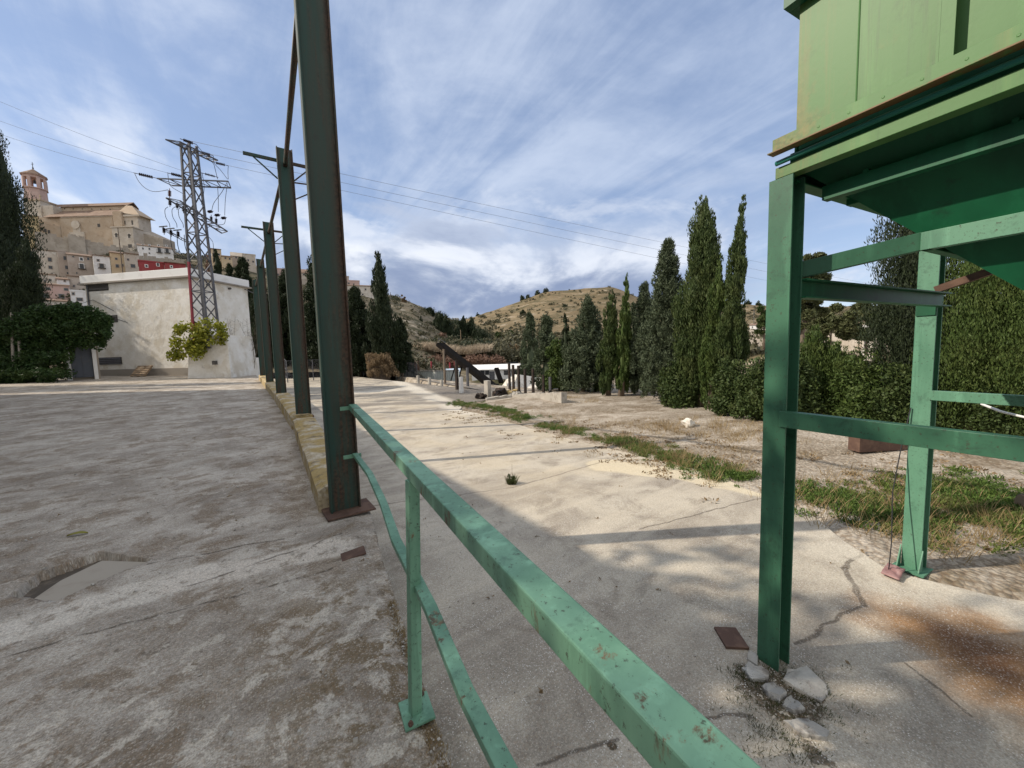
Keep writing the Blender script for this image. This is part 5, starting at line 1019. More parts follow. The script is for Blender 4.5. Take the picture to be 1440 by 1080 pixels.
for k, (h_, dh, lb) in enumerate(((zp0-1.1, .5, 'upper black cable sagging from the white building to the left over the ivy'), (zp0-1.9, .7, 'lower black cable sagging from the white building to the left over the ivy'))):
    p, q = BP(wl-.6, -.04, h_), BP(wl+9., -1.2, h_-.6); m = MB(); m.tube([BP(wl-2.2-k, -.03, h_-.8)]+[p+(q-p)*i/8-V3(0, 0, dh*(1-(i/4-1)**2)) for i in range(9)], .014, 5); tag(m.build('service_cable', 'wire', None, True), lb, 'cable', 'service cables')
# low white wall right of the plinth
a, b = D(318, 524, 26.), D(368, 524, 27.); m = MB(); a[2] = b[2] = .2; m.bar(a+V3(0, 0, .65), b+V3(0, 0, .65), .2, 1.5, (0, 0, 1)); tag(m.build('low_wall', 'white', bevel=.01), 'low whitewashed wall between the pylon foot and the row of columns', 'wall')

# ================================================================ pylon
DP = 22.4
_pb = D(291, 475, DP)
def zrow(b, py):
    z = b[2]
    for _ in range(60):
        p = V3(b[0], b[1], z); v = p-_cc; y = 540-CAM_F*(v @ _up)/(v @ _fw)
        z += (y-py)*.04
    return z
def dM(py): return dep(V3(_pb[0], _pb[1], zrow(_pb, py)))
def DD(px, py, d): return D(px, py, d-DP+dM(py))
def Q(px, py, d=DP): return DD(px, py, d)
pb = _pb; pt = V3(pb[0], pb[1], zrow(pb, 203)); pb = V3(pb[0], pb[1], pb[2])
py_ = empty('pylon', (pb[0], pb[1], .6), 'grey lattice steel electricity pylon with three crossarms, standing on a white plinth', 'pylon')
armd = DD(297, 228, 24.)-DD(233, 197, 21.2); armd[2] = 0; ad = unit(armd); an_ = V3(-ad[1], ad[0], 0)
m = MB(); mr = MB(); NL = 15; zz = np.linspace(pb[2]-.6, pt[2], NL); hw = np.interp(zz, [zz[0], zz[-1]], [.43, .24])
cor = [(1, 1), (1, -1), (-1, -1), (-1, 1)]
def PC(k, c): return V3(pb[0], pb[1], zz[k])+(ad*c[0]+an_*c[1])*hw[k]
redc = min(range(4), key=lambda i: pixx(PC(3, cor[i]))) if False else None
def pixof(p): v = p-_cc; d = v @ _fw; return 720+CAM_F*(v @ _rt)/d
redc = min(range(4), key=lambda i: pixof(PC(3, cor[i])))
for i, c in enumerate(cor):
    c2 = cor[(i+1) % 4]
    if i == redc: mr.bar(PC(0, c), PC(6, c), .10, .10, an_); m.bar(PC(6, c), PC(NL-1, c), .09, .09, an_)
    else: m.bar(PC(0, c), PC(NL-1, c), .10, .10, an_)
    for k in range(NL-1):
        p, q = (PC(k, c), PC(k+1, c2)) if k % 2 == 0 else (PC(k, c2), PC(k+1, c)); m.bar(p, q, .045, .045)
        if k % 4 == 0: m.bar(PC(k, c), PC(k, c2), .045, .045)
m.build('lattice_mast', 'galv', py_); mr.build('red_leg', 'pred', py_)
def arm(a, b, off, drop, n, name='crossarm', th=.06):
    """two chords with zigzag lacing"""
    m = MB(); a, b = np.array(a), np.array(b); o = off; s = (b-a)/n; a2, b2 = a+o+s*.45+V3(0, 0, -drop), b+o-s*.45+V3(0, 0, -drop)
    m.bar(a, b, th, th); m.bar(a2, b2, th, th)
    for k in range(n+1): p = a+s*k; q = a2+(b2-a2)*k/n; m.bar(p, q, th*.6, th*.6); 
    for k in range(n): m.bar(a+s*k, a2+(b2-a2)*(k+1)/n, th*.5, th*.5)
    return m.build(name, 'galv', py_)
arm(DD(233, 196, 21.2), DD(298, 227, 24.), an_*-.55 if (an_ @ _fw) < 0 else an_*-.55, .05, 6)
arm(Q(221, 251, 22.2), Q(321, 255, 22.2), _fw*np.array([1, 1, 0])*.6, .12, 6)
arm(DD(233, 278, 21.3), DD(312, 328, 24.), an_*-.55, .04, 7)
arm(Q(228, 320, 22), Q(270, 342, 22.3), V3(0, 0, 0), .12, 3, th=.04)
def string(p, q, name='insulator', mt='ins'):
    p, q = np.array(p), np.array(q); d = q-p; L = np.linalg.norm(d); m = MB(); m.tube([p, q], .018, 6)
    pr = []
    for k in range(7): x = L*(.25+.5*k/6); pr += [(.03, x-.02), (.085, x), (.03, x+.02)]
    m.lathe(p, pr, 8, d); return m.build(name, mt, py_)
for a, b, da, db in (((188, 243), (222, 251), 22, 22.2), ((235, 243), (262, 249.5), 22.2, 22.4), ((283, 243), (307, 249.5), 22.2, 22.6), ((253, 195), (276, 203), 21.6, 21.8), ((279, 213), (300, 219), 23, 23.2), ((299, 228), (321, 233), 24, 24.2)): string(DD(*a, da), DD(*b, db))
for x, y, dd in ((239, 283, 21.6), (249, 287, 22), (258, 292, 22.3), (288, 302, 23.1), (297, 306, 23.4), (304, 309, 23.6)): string(DD(x, y-4, dd), DD(x, y+8, dd))
for x, y, dd in ((238.5, 269, 21.5), (259, 275, 22.3)): string(DD(x, y+10, dd), DD(x, y-4, dd), mt='insred')
for x, y, dd in ((298, 297, 23.2), (308, 302, 23.6), (317, 306, 23.9)): string(DD(x-7, y+1, dd), DD(x+2, y, dd))
for x, y in ((230, 322), (240, 325), (250, 327)): string(Q(x, y-4, 22), Q(x+1, y+8, 22)); m = MB(); m.bar(Q(x-6, y-3, 22), Q(x+5, y-4, 22), .05, .05); m.build('fuse_arm', 'galv', py_)
def jump(pts, d0, d1=None, r=.014):
    d1 = d1 or d0; n = len(pts); m = MB(); P_ = [DD(x, y, d0+(d1-d0)*i/(n-1)) for i, (x, y) in enumerate(pts)]; sm = []
    for i in range(n-1):
        for k in range(4):
            u = k/4; p0, p1, p2, p3 = P_[max(i-1, 0)], P_[i], P_[i+1], P_[min(i+2, n-1)]
            sm.append(.5*((2*p1)+(p2-p0)*u+(2*p0-5*p1+4*p2-p3)*u*u+(3*p1-p0-3*p2+p3)*u**3))
    m.tube(sm+[P_[-1]], r, 5); m.build('jumper_cable', 'wire', py_, True)
jump([(189, 243), (195, 255), (205, 265), (218, 269.5), (236, 267)], 22, 21.6); jump([(236, 244), (238, 258), (243, 264), (255, 271), (259, 273)], 22.2, 22.3)
jump([(276, 203), (284, 213), (291, 222), (300, 230), (303, 240), (306, 252)], 21.8, 23); jump([(300, 219), (301, 229), (310, 239), (320, 252)], 23.2, 23.4); jump([(321, 233), (320.5, 243), (321, 252)], 24.2, 23.6)
jump([(306, 262), (307, 280), (307, 298)], 23, 23.6); jump([(320, 255), (312, 270), (301, 285), (298, 295)], 23, 23.2); jump([(320, 258), (317, 280), (316, 303)], 23.4, 23.9); jump([(284, 243), (287, 260), (286, 275), (283, 288)], 22.4, 22.8)
for x0, x1, dx in ((231, 240, 0), (241, 250, 0), (250, 259, 0)): jump([(x1-4, 291), (x0+1, 295), (x0+2, 305), (x0+7, 314), (x0+8, 320)], 21.8, 22)
for x0, k in ((240, 0), (249, 1), (259, 2)): jump([(x0, 330), (x0+1, 345), (x0+6-k, 356), (265-k, 366), (270, 369)], 22, 22.3, .018)
jump([(298, 317), (291, 321), (289, 328), (297, 337), (300, 345), (300, 370)], 23, 22.8); jump([(304, 316), (315, 315), (317, 306)], 23.6, 23.9)
# overhead lines, each its own thing
LW = ['uppermost of the three power lines running from the pylon over the church', 'middle of the three power lines running from the pylon over the church', 'lowest of the three power lines running from the pylon over the church']
for (a, b), lb in zip((((285, 249.5), (-160, 72)), ((235, 243), (-160, 108)), ((188, 243), (-160, 128))), LW):
    p, q = DD(*a, 22.2), D(*b, 20.); m = MB(); m.tube([p+(q-p)*k/10-V3(0, 0, .30*(1-(2*k/10-1)**2)) for k in range(11)], .008, 5); tag(m.build('power_line', 'wiregrey', None, True), lb, 'power line', 'power lines')
RW = ['uppermost of the three power lines crossing the sky right of the columns', 'middle of the three power lines crossing the sky right of the columns', 'lowest of the three power lines crossing the sky right of the columns']
for (a, b, da), lb in zip((((253, 195), (1300, 413), 21.6), ((279, 213), (1300, 424), 23), ((299, 228), (1300, 437), 24)), RW):
    p, q = DD(*a, da), D(*b, 75.); m = MB(); m.tube([p+(q-p)*k/16-V3(0, 0, .35*(1-(2*k/16-1)**2)) for k in range(17)], .010, 5); tag(m.build('power_line', 'wiregrey', None, True), lb, 'power line', 'power lines')
p = D(1300, 418, 75.); m = MB(); m.tube([V3(p[0], p[1], -7), p+V3(0, 0, .8)], .2, 8, .12); m.bar(p+V3(-1.2, .8, 0), p+V3(1.2, -.8, 0), .12, .12); tag(m.build('power_pole', 'conc'), 'distant power pole behind the tall hedge carrying the three lines', 'pole')
# plinth
m = MB(); c4 = [Q(263, 531, 22.0), Q(325, 529, 22.0)]; uR = unit(V3(*_rt[:2], 0)); uF = unit(V3(*_fw[:2], 0)); cx_ = (c4[0]+c4[1])/2; hwP = np.linalg.norm((c4[1]-c4[0])[:2])/2; zt_ = Q(290, 472, 22.2)[2]
cb = cx_+uF*hwP; lo = [cb+uR*sx*hwP+uF*sy*hwP for sx, sy in ((-1, -1), (1, -1), (1, 1), (-1, 1))]; hi = [cb+uR*sx*hwP*.86+uF*sy*hwP*.86 for sx, sy in ((-1, -1), (1, -1), (1, 1), (-1, 1))]
m.add([V3(p[0], p[1], .2) for p in lo]+[V3(p[0], p[1], zt_) for p in hi], [(0, 1, 5, 4), (1, 2, 6, 5), (2, 3, 7, 6), (3, 0, 4, 7), (4, 5, 6, 7), (3, 2, 1, 0)])
ph = empty('pylon_plinth', V3(cb[0], cb[1], .5), 'square whitewashed masonry plinth under the pylon, with one small hole', 'plinth'); m.build('body', 'plaster', ph, bevel=.02)
h0 = Q(302, 510, 21.95); m = MB(); m.obox(h0, uR, uF, V3(0, 0, 1), (.07, .12, .11)); m.build('hole', 'louvre', ph)

# ================================================================ vegetation at the left
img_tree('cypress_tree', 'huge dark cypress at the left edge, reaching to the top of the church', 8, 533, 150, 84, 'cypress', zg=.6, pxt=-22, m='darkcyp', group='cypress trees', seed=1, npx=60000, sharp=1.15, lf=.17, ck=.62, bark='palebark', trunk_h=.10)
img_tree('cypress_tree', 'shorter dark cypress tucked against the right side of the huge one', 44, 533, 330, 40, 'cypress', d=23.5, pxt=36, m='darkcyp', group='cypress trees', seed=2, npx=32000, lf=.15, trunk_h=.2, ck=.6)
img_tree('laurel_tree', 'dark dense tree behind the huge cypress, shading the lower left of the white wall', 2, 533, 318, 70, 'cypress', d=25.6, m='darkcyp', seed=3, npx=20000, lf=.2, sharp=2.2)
for k, (x, y, h) in enumerate(((-13.5, 31., 14), (-17., 27., 15.5), (-14.5, 36.5, 14.), (-19.5, 33, 16))):
    tree('cypress_tree', 'dark cypress in the row beyond the left edge of the photograph', (x, y, .6), h, 2.6, 'cypress', m='darkcyp', group='cypress trees', seed=30+k, npx=5000, lf=.25)
gh = empty('gatehouse', D(115, 530, 22.6), 'small gatehouse smothered in ivy, with a blue-grey metal door between white jambs', 'building'); Ig = Img(115, 531, 22.6)
def gbox(name, mt, x0, x1, y0, y1, w0, w1, below=0., par=None):
    u0, h1 = Ig.uh(x0, y0); u1, h0 = Ig.uh(x1, y1); sl = S_LEAN((x0+x1)/2, (y0+y1)/2); u0 = (x0-115+sl*(531-(y0+y1)/2))*Ig.ku; u1 = (x1-115+sl*(531-(y0+y1)/2))*Ig.ku
    m = MB(); Ig.box(m, u0, u1, w0, w1, h0-below, h1); return m.build(name, mt, par or gh)
gbox('wall', 'rubble_wall', 91, 139, 470, 531, .25, .8, .5); gbox('jamb', 'white', 92.5, 99.5, 488, 531, -.05, .24, .3); gbox('jamb', 'white', 131, 137, 488, 531, -.05, .24, .3); gbox('lintel', 'conc', 92, 138, 482.5, 487.5, -.06, .24)
dr_ = gbox('door', 'door', 100, 130.5, 488, 530, .08, .14); gbox('door_seam', 'louvre', 115.1, 115.5, 489, 530, .07, .12, par=dr_); gbox('handle', 'galv', 117, 118.5, 509, 512, .04, .07, par=dr_)
rngI = np.random.RandomState(3); cl, rl = [], []
poly = [(-80, 462), (0, 458), (30, 446), (52, 436), (100, 431), (135, 437), (150, 448), (152, 470), (146, 482), (140, 490), (128, 484), (100, 484), (96, 496), (93, 528), (60, 533), (0, 538), (-80, 545)]
while len(cl) < 720:
    x, y = -80+235*rngI.random(), 428+118*rngI.random()
    if inpoly(np.array(x), np.array(y), poly) and not (97 < x < 134 and y > 484): d = 22.3-.5*rngI.random()-(.5 if y > 500 else 0)-(.3 if y < 470 else 0); cl.append(D(x, y, d)); s = .18+.24*rngI.random(); rl.append((s, s, s))
iv = empty('ivy', D(60, 530, 21.8), 'dense dark ivy hanging over the gatehouse and its wall', 'ivy'); np_mesh('foliage', leaves(rngI, np.array(cl), np.array(rl), 62000, .13, .085, up=-.1, out=.6, jit=.7, inner=.3), 4, 'ivy', iv)
m = MB(); m.tube([D(22, 532, 21.3), D(18, 500, 21.5), D(16, 440, 21.8)], .07, 7, .05); m.tube([D(32, 532, 21.4), D(28, 495, 21.6), D(25, 450, 21.8)], .08, 7, .05); m.build('stem', 'palebark', iv)
cl = np.array([D(-70+150*rngI.random(), 522+18*rngI.random(), 20.4+1.*rngI.random()) for _ in range(60)]); kind(np_mesh('undergrowth', leaves(rngI, cl, np.full((60, 3), .28), 7000, .13, .06, up=.5, out=.7, jit=.8, inner=.1), 4, 'ivy'), 'stuff')
# fig tree before the plinth
cl = [];
fgp = [(238, 478), (243, 466), (255, 460), (268, 456), (285, 452), (305, 452), (316, 462), (318, 478), (308, 490), (292, 484), (282, 500), (270, 498), (258, 494), (248, 504), (240, 500)]
while len(cl) < 46:
    x, y = 236+84*rngI.random(), 450+56*rngI.random()
    if inpoly(np.array(x), np.array(y), fgp): cl.append(D(x, y, 21.5+.7*rngI.random()))
fg = empty('fig_tree', D(282, 529, 21.7), 'yellow-green fig tree spreading in front of the white pylon plinth', 'tree'); np_mesh('crown', leaves(rngI, np.array(cl), np.full((46, 3), .36), 2600, .16, .13, up=-.2, out=.4, jit=.8, inner=.0), 4, 'fig', fg)
m = MB(); t0 = D(284, 474, 22.25)
for x, y in ((250, 480), (262, 465), (280, 458), (300, 460), (312, 475), (252, 498), (275, 495)): m.tube([t0, D((284+x)/2, (474+y)/2-3, 21.9), D(x, y, 21.8)], .028, 6, .008)
m.tube([D(284, 505, 22.35), t0], .05, 7, .03); m.build('branches', 'palebark', fg)
bs = empty('bare_shrub', D(345, 528, 24.5), 'leafless grey shrub in front of the right-hand wall of the white building', 'shrub'); m = MB()
for k in range(26):
    b0 = D(335+24*rngI.random(), 522, 24.3); e = D(318+45*rngI.random(), 445+40*rngI.random(), 24.2); md = (b0+e)/2+V3(*rngI.normal(0, .12, 3)); m.tube([b0, md, e], .016, 5, .004)
    for j in range(4): f = .35+.6*rngI.random(); p = md+(e-md)*f; m.tube([p, p+V3(*rngI.normal(0, .22, 2), .12+.25*rngI.random())], .006, 4, .002)
m.build('twigs', 'bark', bs)

# ================================================================ shed that stands beside the yard, left of the camera
sh = empty('storage_shed', (-6.5, 4, 0), 'long rendered shed beside the yard, beyond the left edge of the photograph', 'shed')
m = MB(); m.box((-15, 6.9, -.5), (-6.7, 18, 7.05)); m.build('wall', 'plaster', sh); m = MB(); m.box((-15.3, 6.7, 7.053), (-6.4, 18.0, 7.32)); m.build('roof', 'conc', sh)
m = MB(); m.box((-16, 18.01, -.5), (-8.5, 24.4, 8.7)); m.build('wall', 'plaster', sh); m = MB(); m.box((-16.2, 18.02, 8.703), (-8.3, 24.6, 8.96)); m.build('roof', 'conc', sh)
for k in range(2): m = MB(); m.box((-6.74, 8.5+5*k, 1.2), (-6.66, 10.1+5*k, 2.4)); m.build('window', 'louvre', sh)

for k, (x, y, h, w) in enumerate(((-6.6, 5.2, 7.9, 4.6), (-6.3, 2.4, 7.0, 4.4), (-6.2, -.6, 7.2, 4.4), (-5.4, -3.6, 6.6, 4.2), (-9.2, 2.0, 8.0, 4.6))):
    tree('shade_tree', 'broad leafy tree beside the yard, beyond the left edge of the photograph', (x, y, 0), h, w, 'bush', m='bush', group='shade trees outside the frame', seed=200+k, npx=15000, lf=.19, trunk_h=.08)

tree('shade_tree', 'thin open-crowned tree beside the yard, beyond the left edge of the photograph', (-7.0, 6.0, 0), 9.3, 4.6, 'crown', m='bush', group='shade trees outside the frame', seed=230, npx=2600, lf=.22, trunk_h=.45)

# ================================================================ trees on the right
def zg_at(px, py, z=-.6):
    for _ in range(4): q = P(px, py, z); z = float(zground(q[0], q[1]))
    return z
def rt(name, label, px, pyb, pyt, w, style, **k):
    return img_tree(name, label, px, pyb, pyt, w, style, zg=zg_at(px, pyb), **k)
CT = 'cypress trees'; CB = 'conifers of the windbreak'
rt('cypress_tree', 'tallest broad cypress of the windbreak, with its blunt top', 974, 571, 268, 52, 'cypress', pxt=989, group=CT, seed=41, sharp=1.5)
rt('cypress_tree', 'second stem of the broad cypress, its tip just right of the blunt top', 988, 572, 289, 38, 'cypress', pxt=1002, group=CT, seed=42, sharp=1.3)
rt('cypress_tree', 'medium cypress squeezed between the broad and the tall leaning one', 1000, 574, 352, 34, 'cypress', pxt=1014, group=CT, seed=43, m='cypsun')
rt('cypress_tree', 'tall thin cypress leaning right, its tip the highest of all', 1020, 576, 264, 37, 'cypress', pxt=1047, group=CT, seed=44, sharp=.85)
rt('conifer', 'loose grey conifer with a ragged leader, left of the broad cypress', 936, 566, 343, 80, 'conifer', pxt=940, group=CB, seed=45, m='grey')
rt('conifer', 'shorter grey conifer right of the bright slim cypress', 907, 556, 402, 56, 'conifer', group=CB, seed=46, m='grey')
rt('cypress_tree', 'slim bright cypress with a needle-sharp tip, mid windbreak', 873, 557, 379, 24, 'cypress', pxt=882, group=CT, seed=47, m='cypsun', sharp=.8)
rt('cypress_tree', 'slightly shorter, fuller cypress left of the slim bright one', 855, 556, 404, 31, 'cypress', pxt=860, group=CT, seed=48)
rt('conifer', 'broad dark conifer left of the two slim cypresses', 820, 551, 426, 76, 'conifer', pxt=828, group=CB, seed=49, m='grey')
rt('cypress_tree', 'thin spire rising behind the left shoulder of the broad dark conifer', 797, 550, 437, 20, 'cypress', group=CT, seed=50, m='darkcyp')
rt('conifer', 'leftmost conifer of the windbreak, behind the rusty stakes', 747, 545, 445, 42, 'conifer', group=CB, seed=51, m='grey')
rt('conifer', 'conifer second from the left end of the windbreak, beside the white stake', 771, 547, 449, 54, 'conifer', group=CB, seed=52, m='grey')
rt('olive_bush', 'yellowish bush glowing between the two left conifers', 787, 549, 466, 44, 'bush', group='bushes under the windbreak', seed=53, m='cypsun')
rt('conifer', 'middling grey conifer filling the gap between the two slim cypresses and the ragged one', 891, 552, 430, 36, 'conifer', group=CB, seed=37, m='grey')
rt('conifer', 'low dark conifer behind the fuller slim cypress', 841, 550, 456, 34, 'conifer', group=CB, seed=38, m='cyp')
rt('juniper_bush', 'low dark bush at the foot of the broad cypress', 955, 571, 500, 56, 'bush', group='bushes under the windbreak', seed=39, m='cyp')
rt('juniper_bush', 'dense low bush at the foot of the tall leaning cypress', 1028, 583, 500, 54, 'bush', group='bushes under the windbreak', seed=54, m='cyp')
rt('juniper_bush', 'dense low bush just left of the front hopper post', 1066, 589, 488, 60, 'bush', group='bushes under the windbreak', seed=55, m='cyp')
rt('juniper_bush', 'bush just right of the front hopper post, under the bright cypress', 1112, 592, 492, 66, 'bush', group='bushes under the windbreak', seed=56, m='cyp')
rt('cypress_tree', 'short bright cypress right of the front hopper post', 1142, 588, 456, 56, 'cypress', group=CT, seed=57, m='cypsun', sharp=1.2)
rt('cypress_tree', 'shortest bright cypress in the gap between the hopper posts', 1174, 590, 478, 52, 'cypress', group=CT, seed=58, m='cypsun', sharp=1.2)
rt('juniper_bush', 'rounded olive bush in the middle of the gap between the hopper posts', 1207, 594, 478, 84, 'bush', group='bushes under the windbreak', seed=59, m='cypsun')
rt('juniper_bush', 'rounded dark bush left of the rear hopper post', 1256, 599, 496, 70, 'bush', group='bushes under the windbreak', seed=60, m='cyp')
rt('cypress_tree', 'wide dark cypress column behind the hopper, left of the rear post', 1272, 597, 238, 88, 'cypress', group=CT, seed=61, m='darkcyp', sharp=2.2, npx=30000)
rt('hedge_conifer', 'tall dense hedge conifer just right of the rear hopper post', 1362, 608, 300, 96, 'cypress', group='tall hedge', seed=62, m='cypsun', sharp=2.4, npx=32000)
rt('hedge_conifer', 'tall bright hedge conifer at the right edge of the photograph', 1440, 616, 290, 110, 'cypress', group='tall hedge', seed=63, m='cypsun', sharp=2.4, npx=32000)
rt('hedge_conifer', 'hedge conifer beyond the right edge of the photograph', 1540, 628, 280, 130, 'cypress', group='tall hedge', seed=64, m='cyp', sharp=2.4, npx=12000)
rt('juniper_bush', 'low dark bush filling the foot of the tall hedge behind the rear post', 1316, 603, 470, 66, 'bush', group='bushes under the windbreak', seed=65, m='cyp')
rt('juniper_bush', 'low bush at the foot of the bright hedge conifer', 1405, 613, 500, 80, 'bush', group='bushes under the windbreak', seed=66, m='cyp')
for k, (lb, px, pyb, pyt, w, d, mm) in enumerate((('pine with an open crown seen just right of the front hopper post', 1128, 512, 350, 60, 30, 'bush'), ('rounded pine in the gap, behind the bright short cypresses', 1168, 500, 430, 70, 52, 'bush'), ('rounded pine in the gap, behind the white billboard', 1218, 498, 422, 80, 56, 'bush'), ('dark pine on the slope just left of the front hopper post', 1074, 490, 420, 30, 60, 'cyp'), ('pine behind the top of the wide dark cypress', 1262, 500, 418, 70, 44, 'cyp'))):
    img_tree('pine_tree', lb, px, pyb, pyt, w, 'crown', d=d, m=mm, group='pines behind the windbreak', seed=70+k, trunk_h=.22, dens=1.5)

# ================================================================ trees in the middle and behind the columns
CM = 'conifers beyond the slab'
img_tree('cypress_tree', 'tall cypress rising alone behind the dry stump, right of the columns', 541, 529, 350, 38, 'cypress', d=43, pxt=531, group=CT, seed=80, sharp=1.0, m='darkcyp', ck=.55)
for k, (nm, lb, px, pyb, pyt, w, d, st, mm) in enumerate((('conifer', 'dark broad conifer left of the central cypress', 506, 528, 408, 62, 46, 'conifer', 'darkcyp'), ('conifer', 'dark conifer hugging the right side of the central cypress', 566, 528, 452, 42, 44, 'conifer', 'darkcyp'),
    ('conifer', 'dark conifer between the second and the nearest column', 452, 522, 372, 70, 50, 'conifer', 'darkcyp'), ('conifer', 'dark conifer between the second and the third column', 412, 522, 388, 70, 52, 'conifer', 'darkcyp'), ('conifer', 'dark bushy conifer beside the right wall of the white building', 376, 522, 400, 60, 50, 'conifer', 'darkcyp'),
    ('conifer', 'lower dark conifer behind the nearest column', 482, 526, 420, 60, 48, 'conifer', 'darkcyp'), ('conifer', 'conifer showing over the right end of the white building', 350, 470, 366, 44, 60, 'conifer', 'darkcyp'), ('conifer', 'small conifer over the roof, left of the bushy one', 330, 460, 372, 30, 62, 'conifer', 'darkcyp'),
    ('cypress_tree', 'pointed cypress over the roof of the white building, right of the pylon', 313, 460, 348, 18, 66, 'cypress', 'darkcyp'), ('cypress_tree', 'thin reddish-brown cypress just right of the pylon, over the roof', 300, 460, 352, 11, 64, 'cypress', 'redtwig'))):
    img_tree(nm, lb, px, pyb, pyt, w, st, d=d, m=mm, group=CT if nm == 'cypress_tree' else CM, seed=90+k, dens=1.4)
FARC = (('tall spire in the left far cypress clump', 620, 494, 436, 18, 145, 1), ('leftmost slim cypress of the far clumps, standing apart', 594, 490, 444, 9, 140, 0), ('low cypress at the left end of the left far clump', 607, 492, 452, 20, 148, 1), ('cypress just right of the tall spire in the left far clump', 629, 494, 441, 18, 150, 1), ('right end cypress of the left far clump', 637, 494, 454, 22, 146, 1), ('cypress in front in the middle of the left far clump', 614, 494, 446, 22, 152, 1),
        ('left end cypress of the right far clump', 647, 495, 449, 15, 156, 1), ('tallest cypress of the right far clump', 653, 495, 443, 17, 158, 1), ('cypress right of the tallest in the right far clump', 660, 496, 450, 18, 160, 1), ('second spire from the right in the right far clump', 665, 496, 444, 15, 158, 1), ('low wide cypress at the right end of the right far clump', 675, 497, 460, 28, 156, 1))
for k, (lb, px, pyb, pyt, w, d, _) in enumerate(FARC): img_tree('cypress_tree', lb, px, pyb, pyt, w, 'cypress', d=d, m='darkcyp', group='far cypress clumps', seed=110+k, npx=2600, lf=.9, sharp=1.1)
for k, (nm, lb, px, pyb, pyt, w, d, mm) in enumerate((('bush', 'yellow-leaved bush on the slope right of the central cypress', 574, 468, 453, 20, 150, 'yelleaf'), ('bush', 'reddish bare bush under the yellow bush', 575, 485, 464, 24, 130, 'redtwig'), ('bush', 'reddish bare bush left of the conveyor head', 602, 488, 470, 28, 125, 'redtwig'), ('bush', 'reddish bare bush above the head of the conveyor', 622, 488, 466, 22, 128, 'redtwig'), ('bush', 'greenish bush at the foot of the slope right of the central cypress', 568, 492, 476, 26, 118, 'hillbush'),
    ('bush', 'dark round bush on the crest of the slope above the left far clump', 604, 446, 433, 16, 230, 'darkcyp'), ('bush', 'wide dark bush on the slope below the crest', 586, 450, 438, 22, 225, 'darkcyp'), ('autumn_tree', 'pale yellow leafless poplar on the skyline right of the central cypress', 568, 432, 414, 8, 235, 'deadleaf'), ('bush', 'dark bush between the far conveyor post and the windbreak', 708, 508, 480, 30, 120, 'darkcyp'), ('bush', 'ochre bush in the sun left of the windbreak', 724, 512, 478, 20, 105, 'deadleaf'),
    ('bush', 'small dark bush on the bare bank under the brown hill', 674, 482, 474, 16, 190, 'hillbush'), ('bush', 'row-end bush under the orange cutting', 702, 476, 466, 12, 210, 'cyp'), ('bush', 'bush right of the orange cutting', 718, 477, 464, 16, 215, 'cyp'))):
    img_tree(nm, lb, px, pyb, pyt, w, 'bush' if nm == 'bush' else 'crown', d=d, m=mm, group='bushes on the slope', seed=130+k, npx=1600, lf=d*.005, cat='bush' if nm == 'bush' else 'tree')
HB = (('dark tree on the skyline at the left shoulder of the brown hill', 735, 420, 8, 640), ('pair-like dark tree right of the shoulder tree on the brown hill', 743, 418, 7, 645), ('dark tree highest on the left skyline of the brown hill', 756, 413, 8, 648), ('dark tree midway along the flat skyline of the brown hill', 768, 411, 9, 648), ('small dark tree on the flat skyline of the brown hill', 800, 410, 5, 648), ('dark tree low on the left slope of the brown hill', 672, 444, 6, 640), ('dark round tree on the skyline right of the leaning cypress', 1052, 427, 9, 640), ('dark tree nearest the front hopper post on the skyline', 1067, 428, 8, 640),
      ('round bush alone on the face of the brown hill', 799, 421, 6, 560), ('round bush below the flat skyline of the brown hill', 775, 428, 6, 540), ('large dark bush in the middle of the brown hill', 794, 434, 12, 470), ('bush beside the large dark bush of the brown hill', 779, 438, 9, 460), ('bush low on the left of the brown hill', 735, 440, 7, 450))
for k, (lb, px, py, w, d) in enumerate(HB):
    b = D(px, py+2, d); s = w*d/CAM_F; img_tree('hill_tree', lb, px, py+3.5, py-w*.75, w, 'bush', d=d, m='darkcyp', group='dark trees on the brown hill', seed=150+k, npx=420, lf=2.2)
st_ = empty('dry_stump', D(534, 528, 41.5), 'stump-like block of dead brown creeper at the foot of the central cypress', 'stump'); rngS = np.random.RandomState(6); cl = []
for _ in range(190):
    h = rngS.random(); x = 515+3*(1-h)+(33+12*(1-h)**2)*rngS.random(); cl.append(D(x, 528-30*h, 41+1.6*rngS.random()))
np_mesh('creeper', leaves(rngS, np.array(cl), np.full((190, 3), .26), 9000, .22, .05, up=-.7, out=.5, jit=.5, inner=.3), 4, 'deadleaf', st_)
m = MB(); Ist = Img(533, 528, 42.); Ist.box(m, -1.05, 1.15, 0, 1.2, -.5, 2.05); m.build('core', 'bark', st_)
cl = np.array([D(574+112*u, 494-3*math.sin(u*7)+2.5*rngS.random(), 84+8*rngS.random()) for u in rngS.random(170)]); kind(ngon('reed_bank', blades(cl, 46, 1.6, 1.1, .10, rngS), 'reed'), 'stuff')
cl = np.array([D(560+150*u, 503+9*rngS.random(), 76+6*rngS.random()) for u in rngS.random(150)]); kind(np_mesh('bank_brambles', leaves(rngS, cl, np.full((150, 3), .8), 8000, .5, .16, up=.2, out=.6, jit=.9, inner=.1), 4, 'redtwig'), 'stuff')

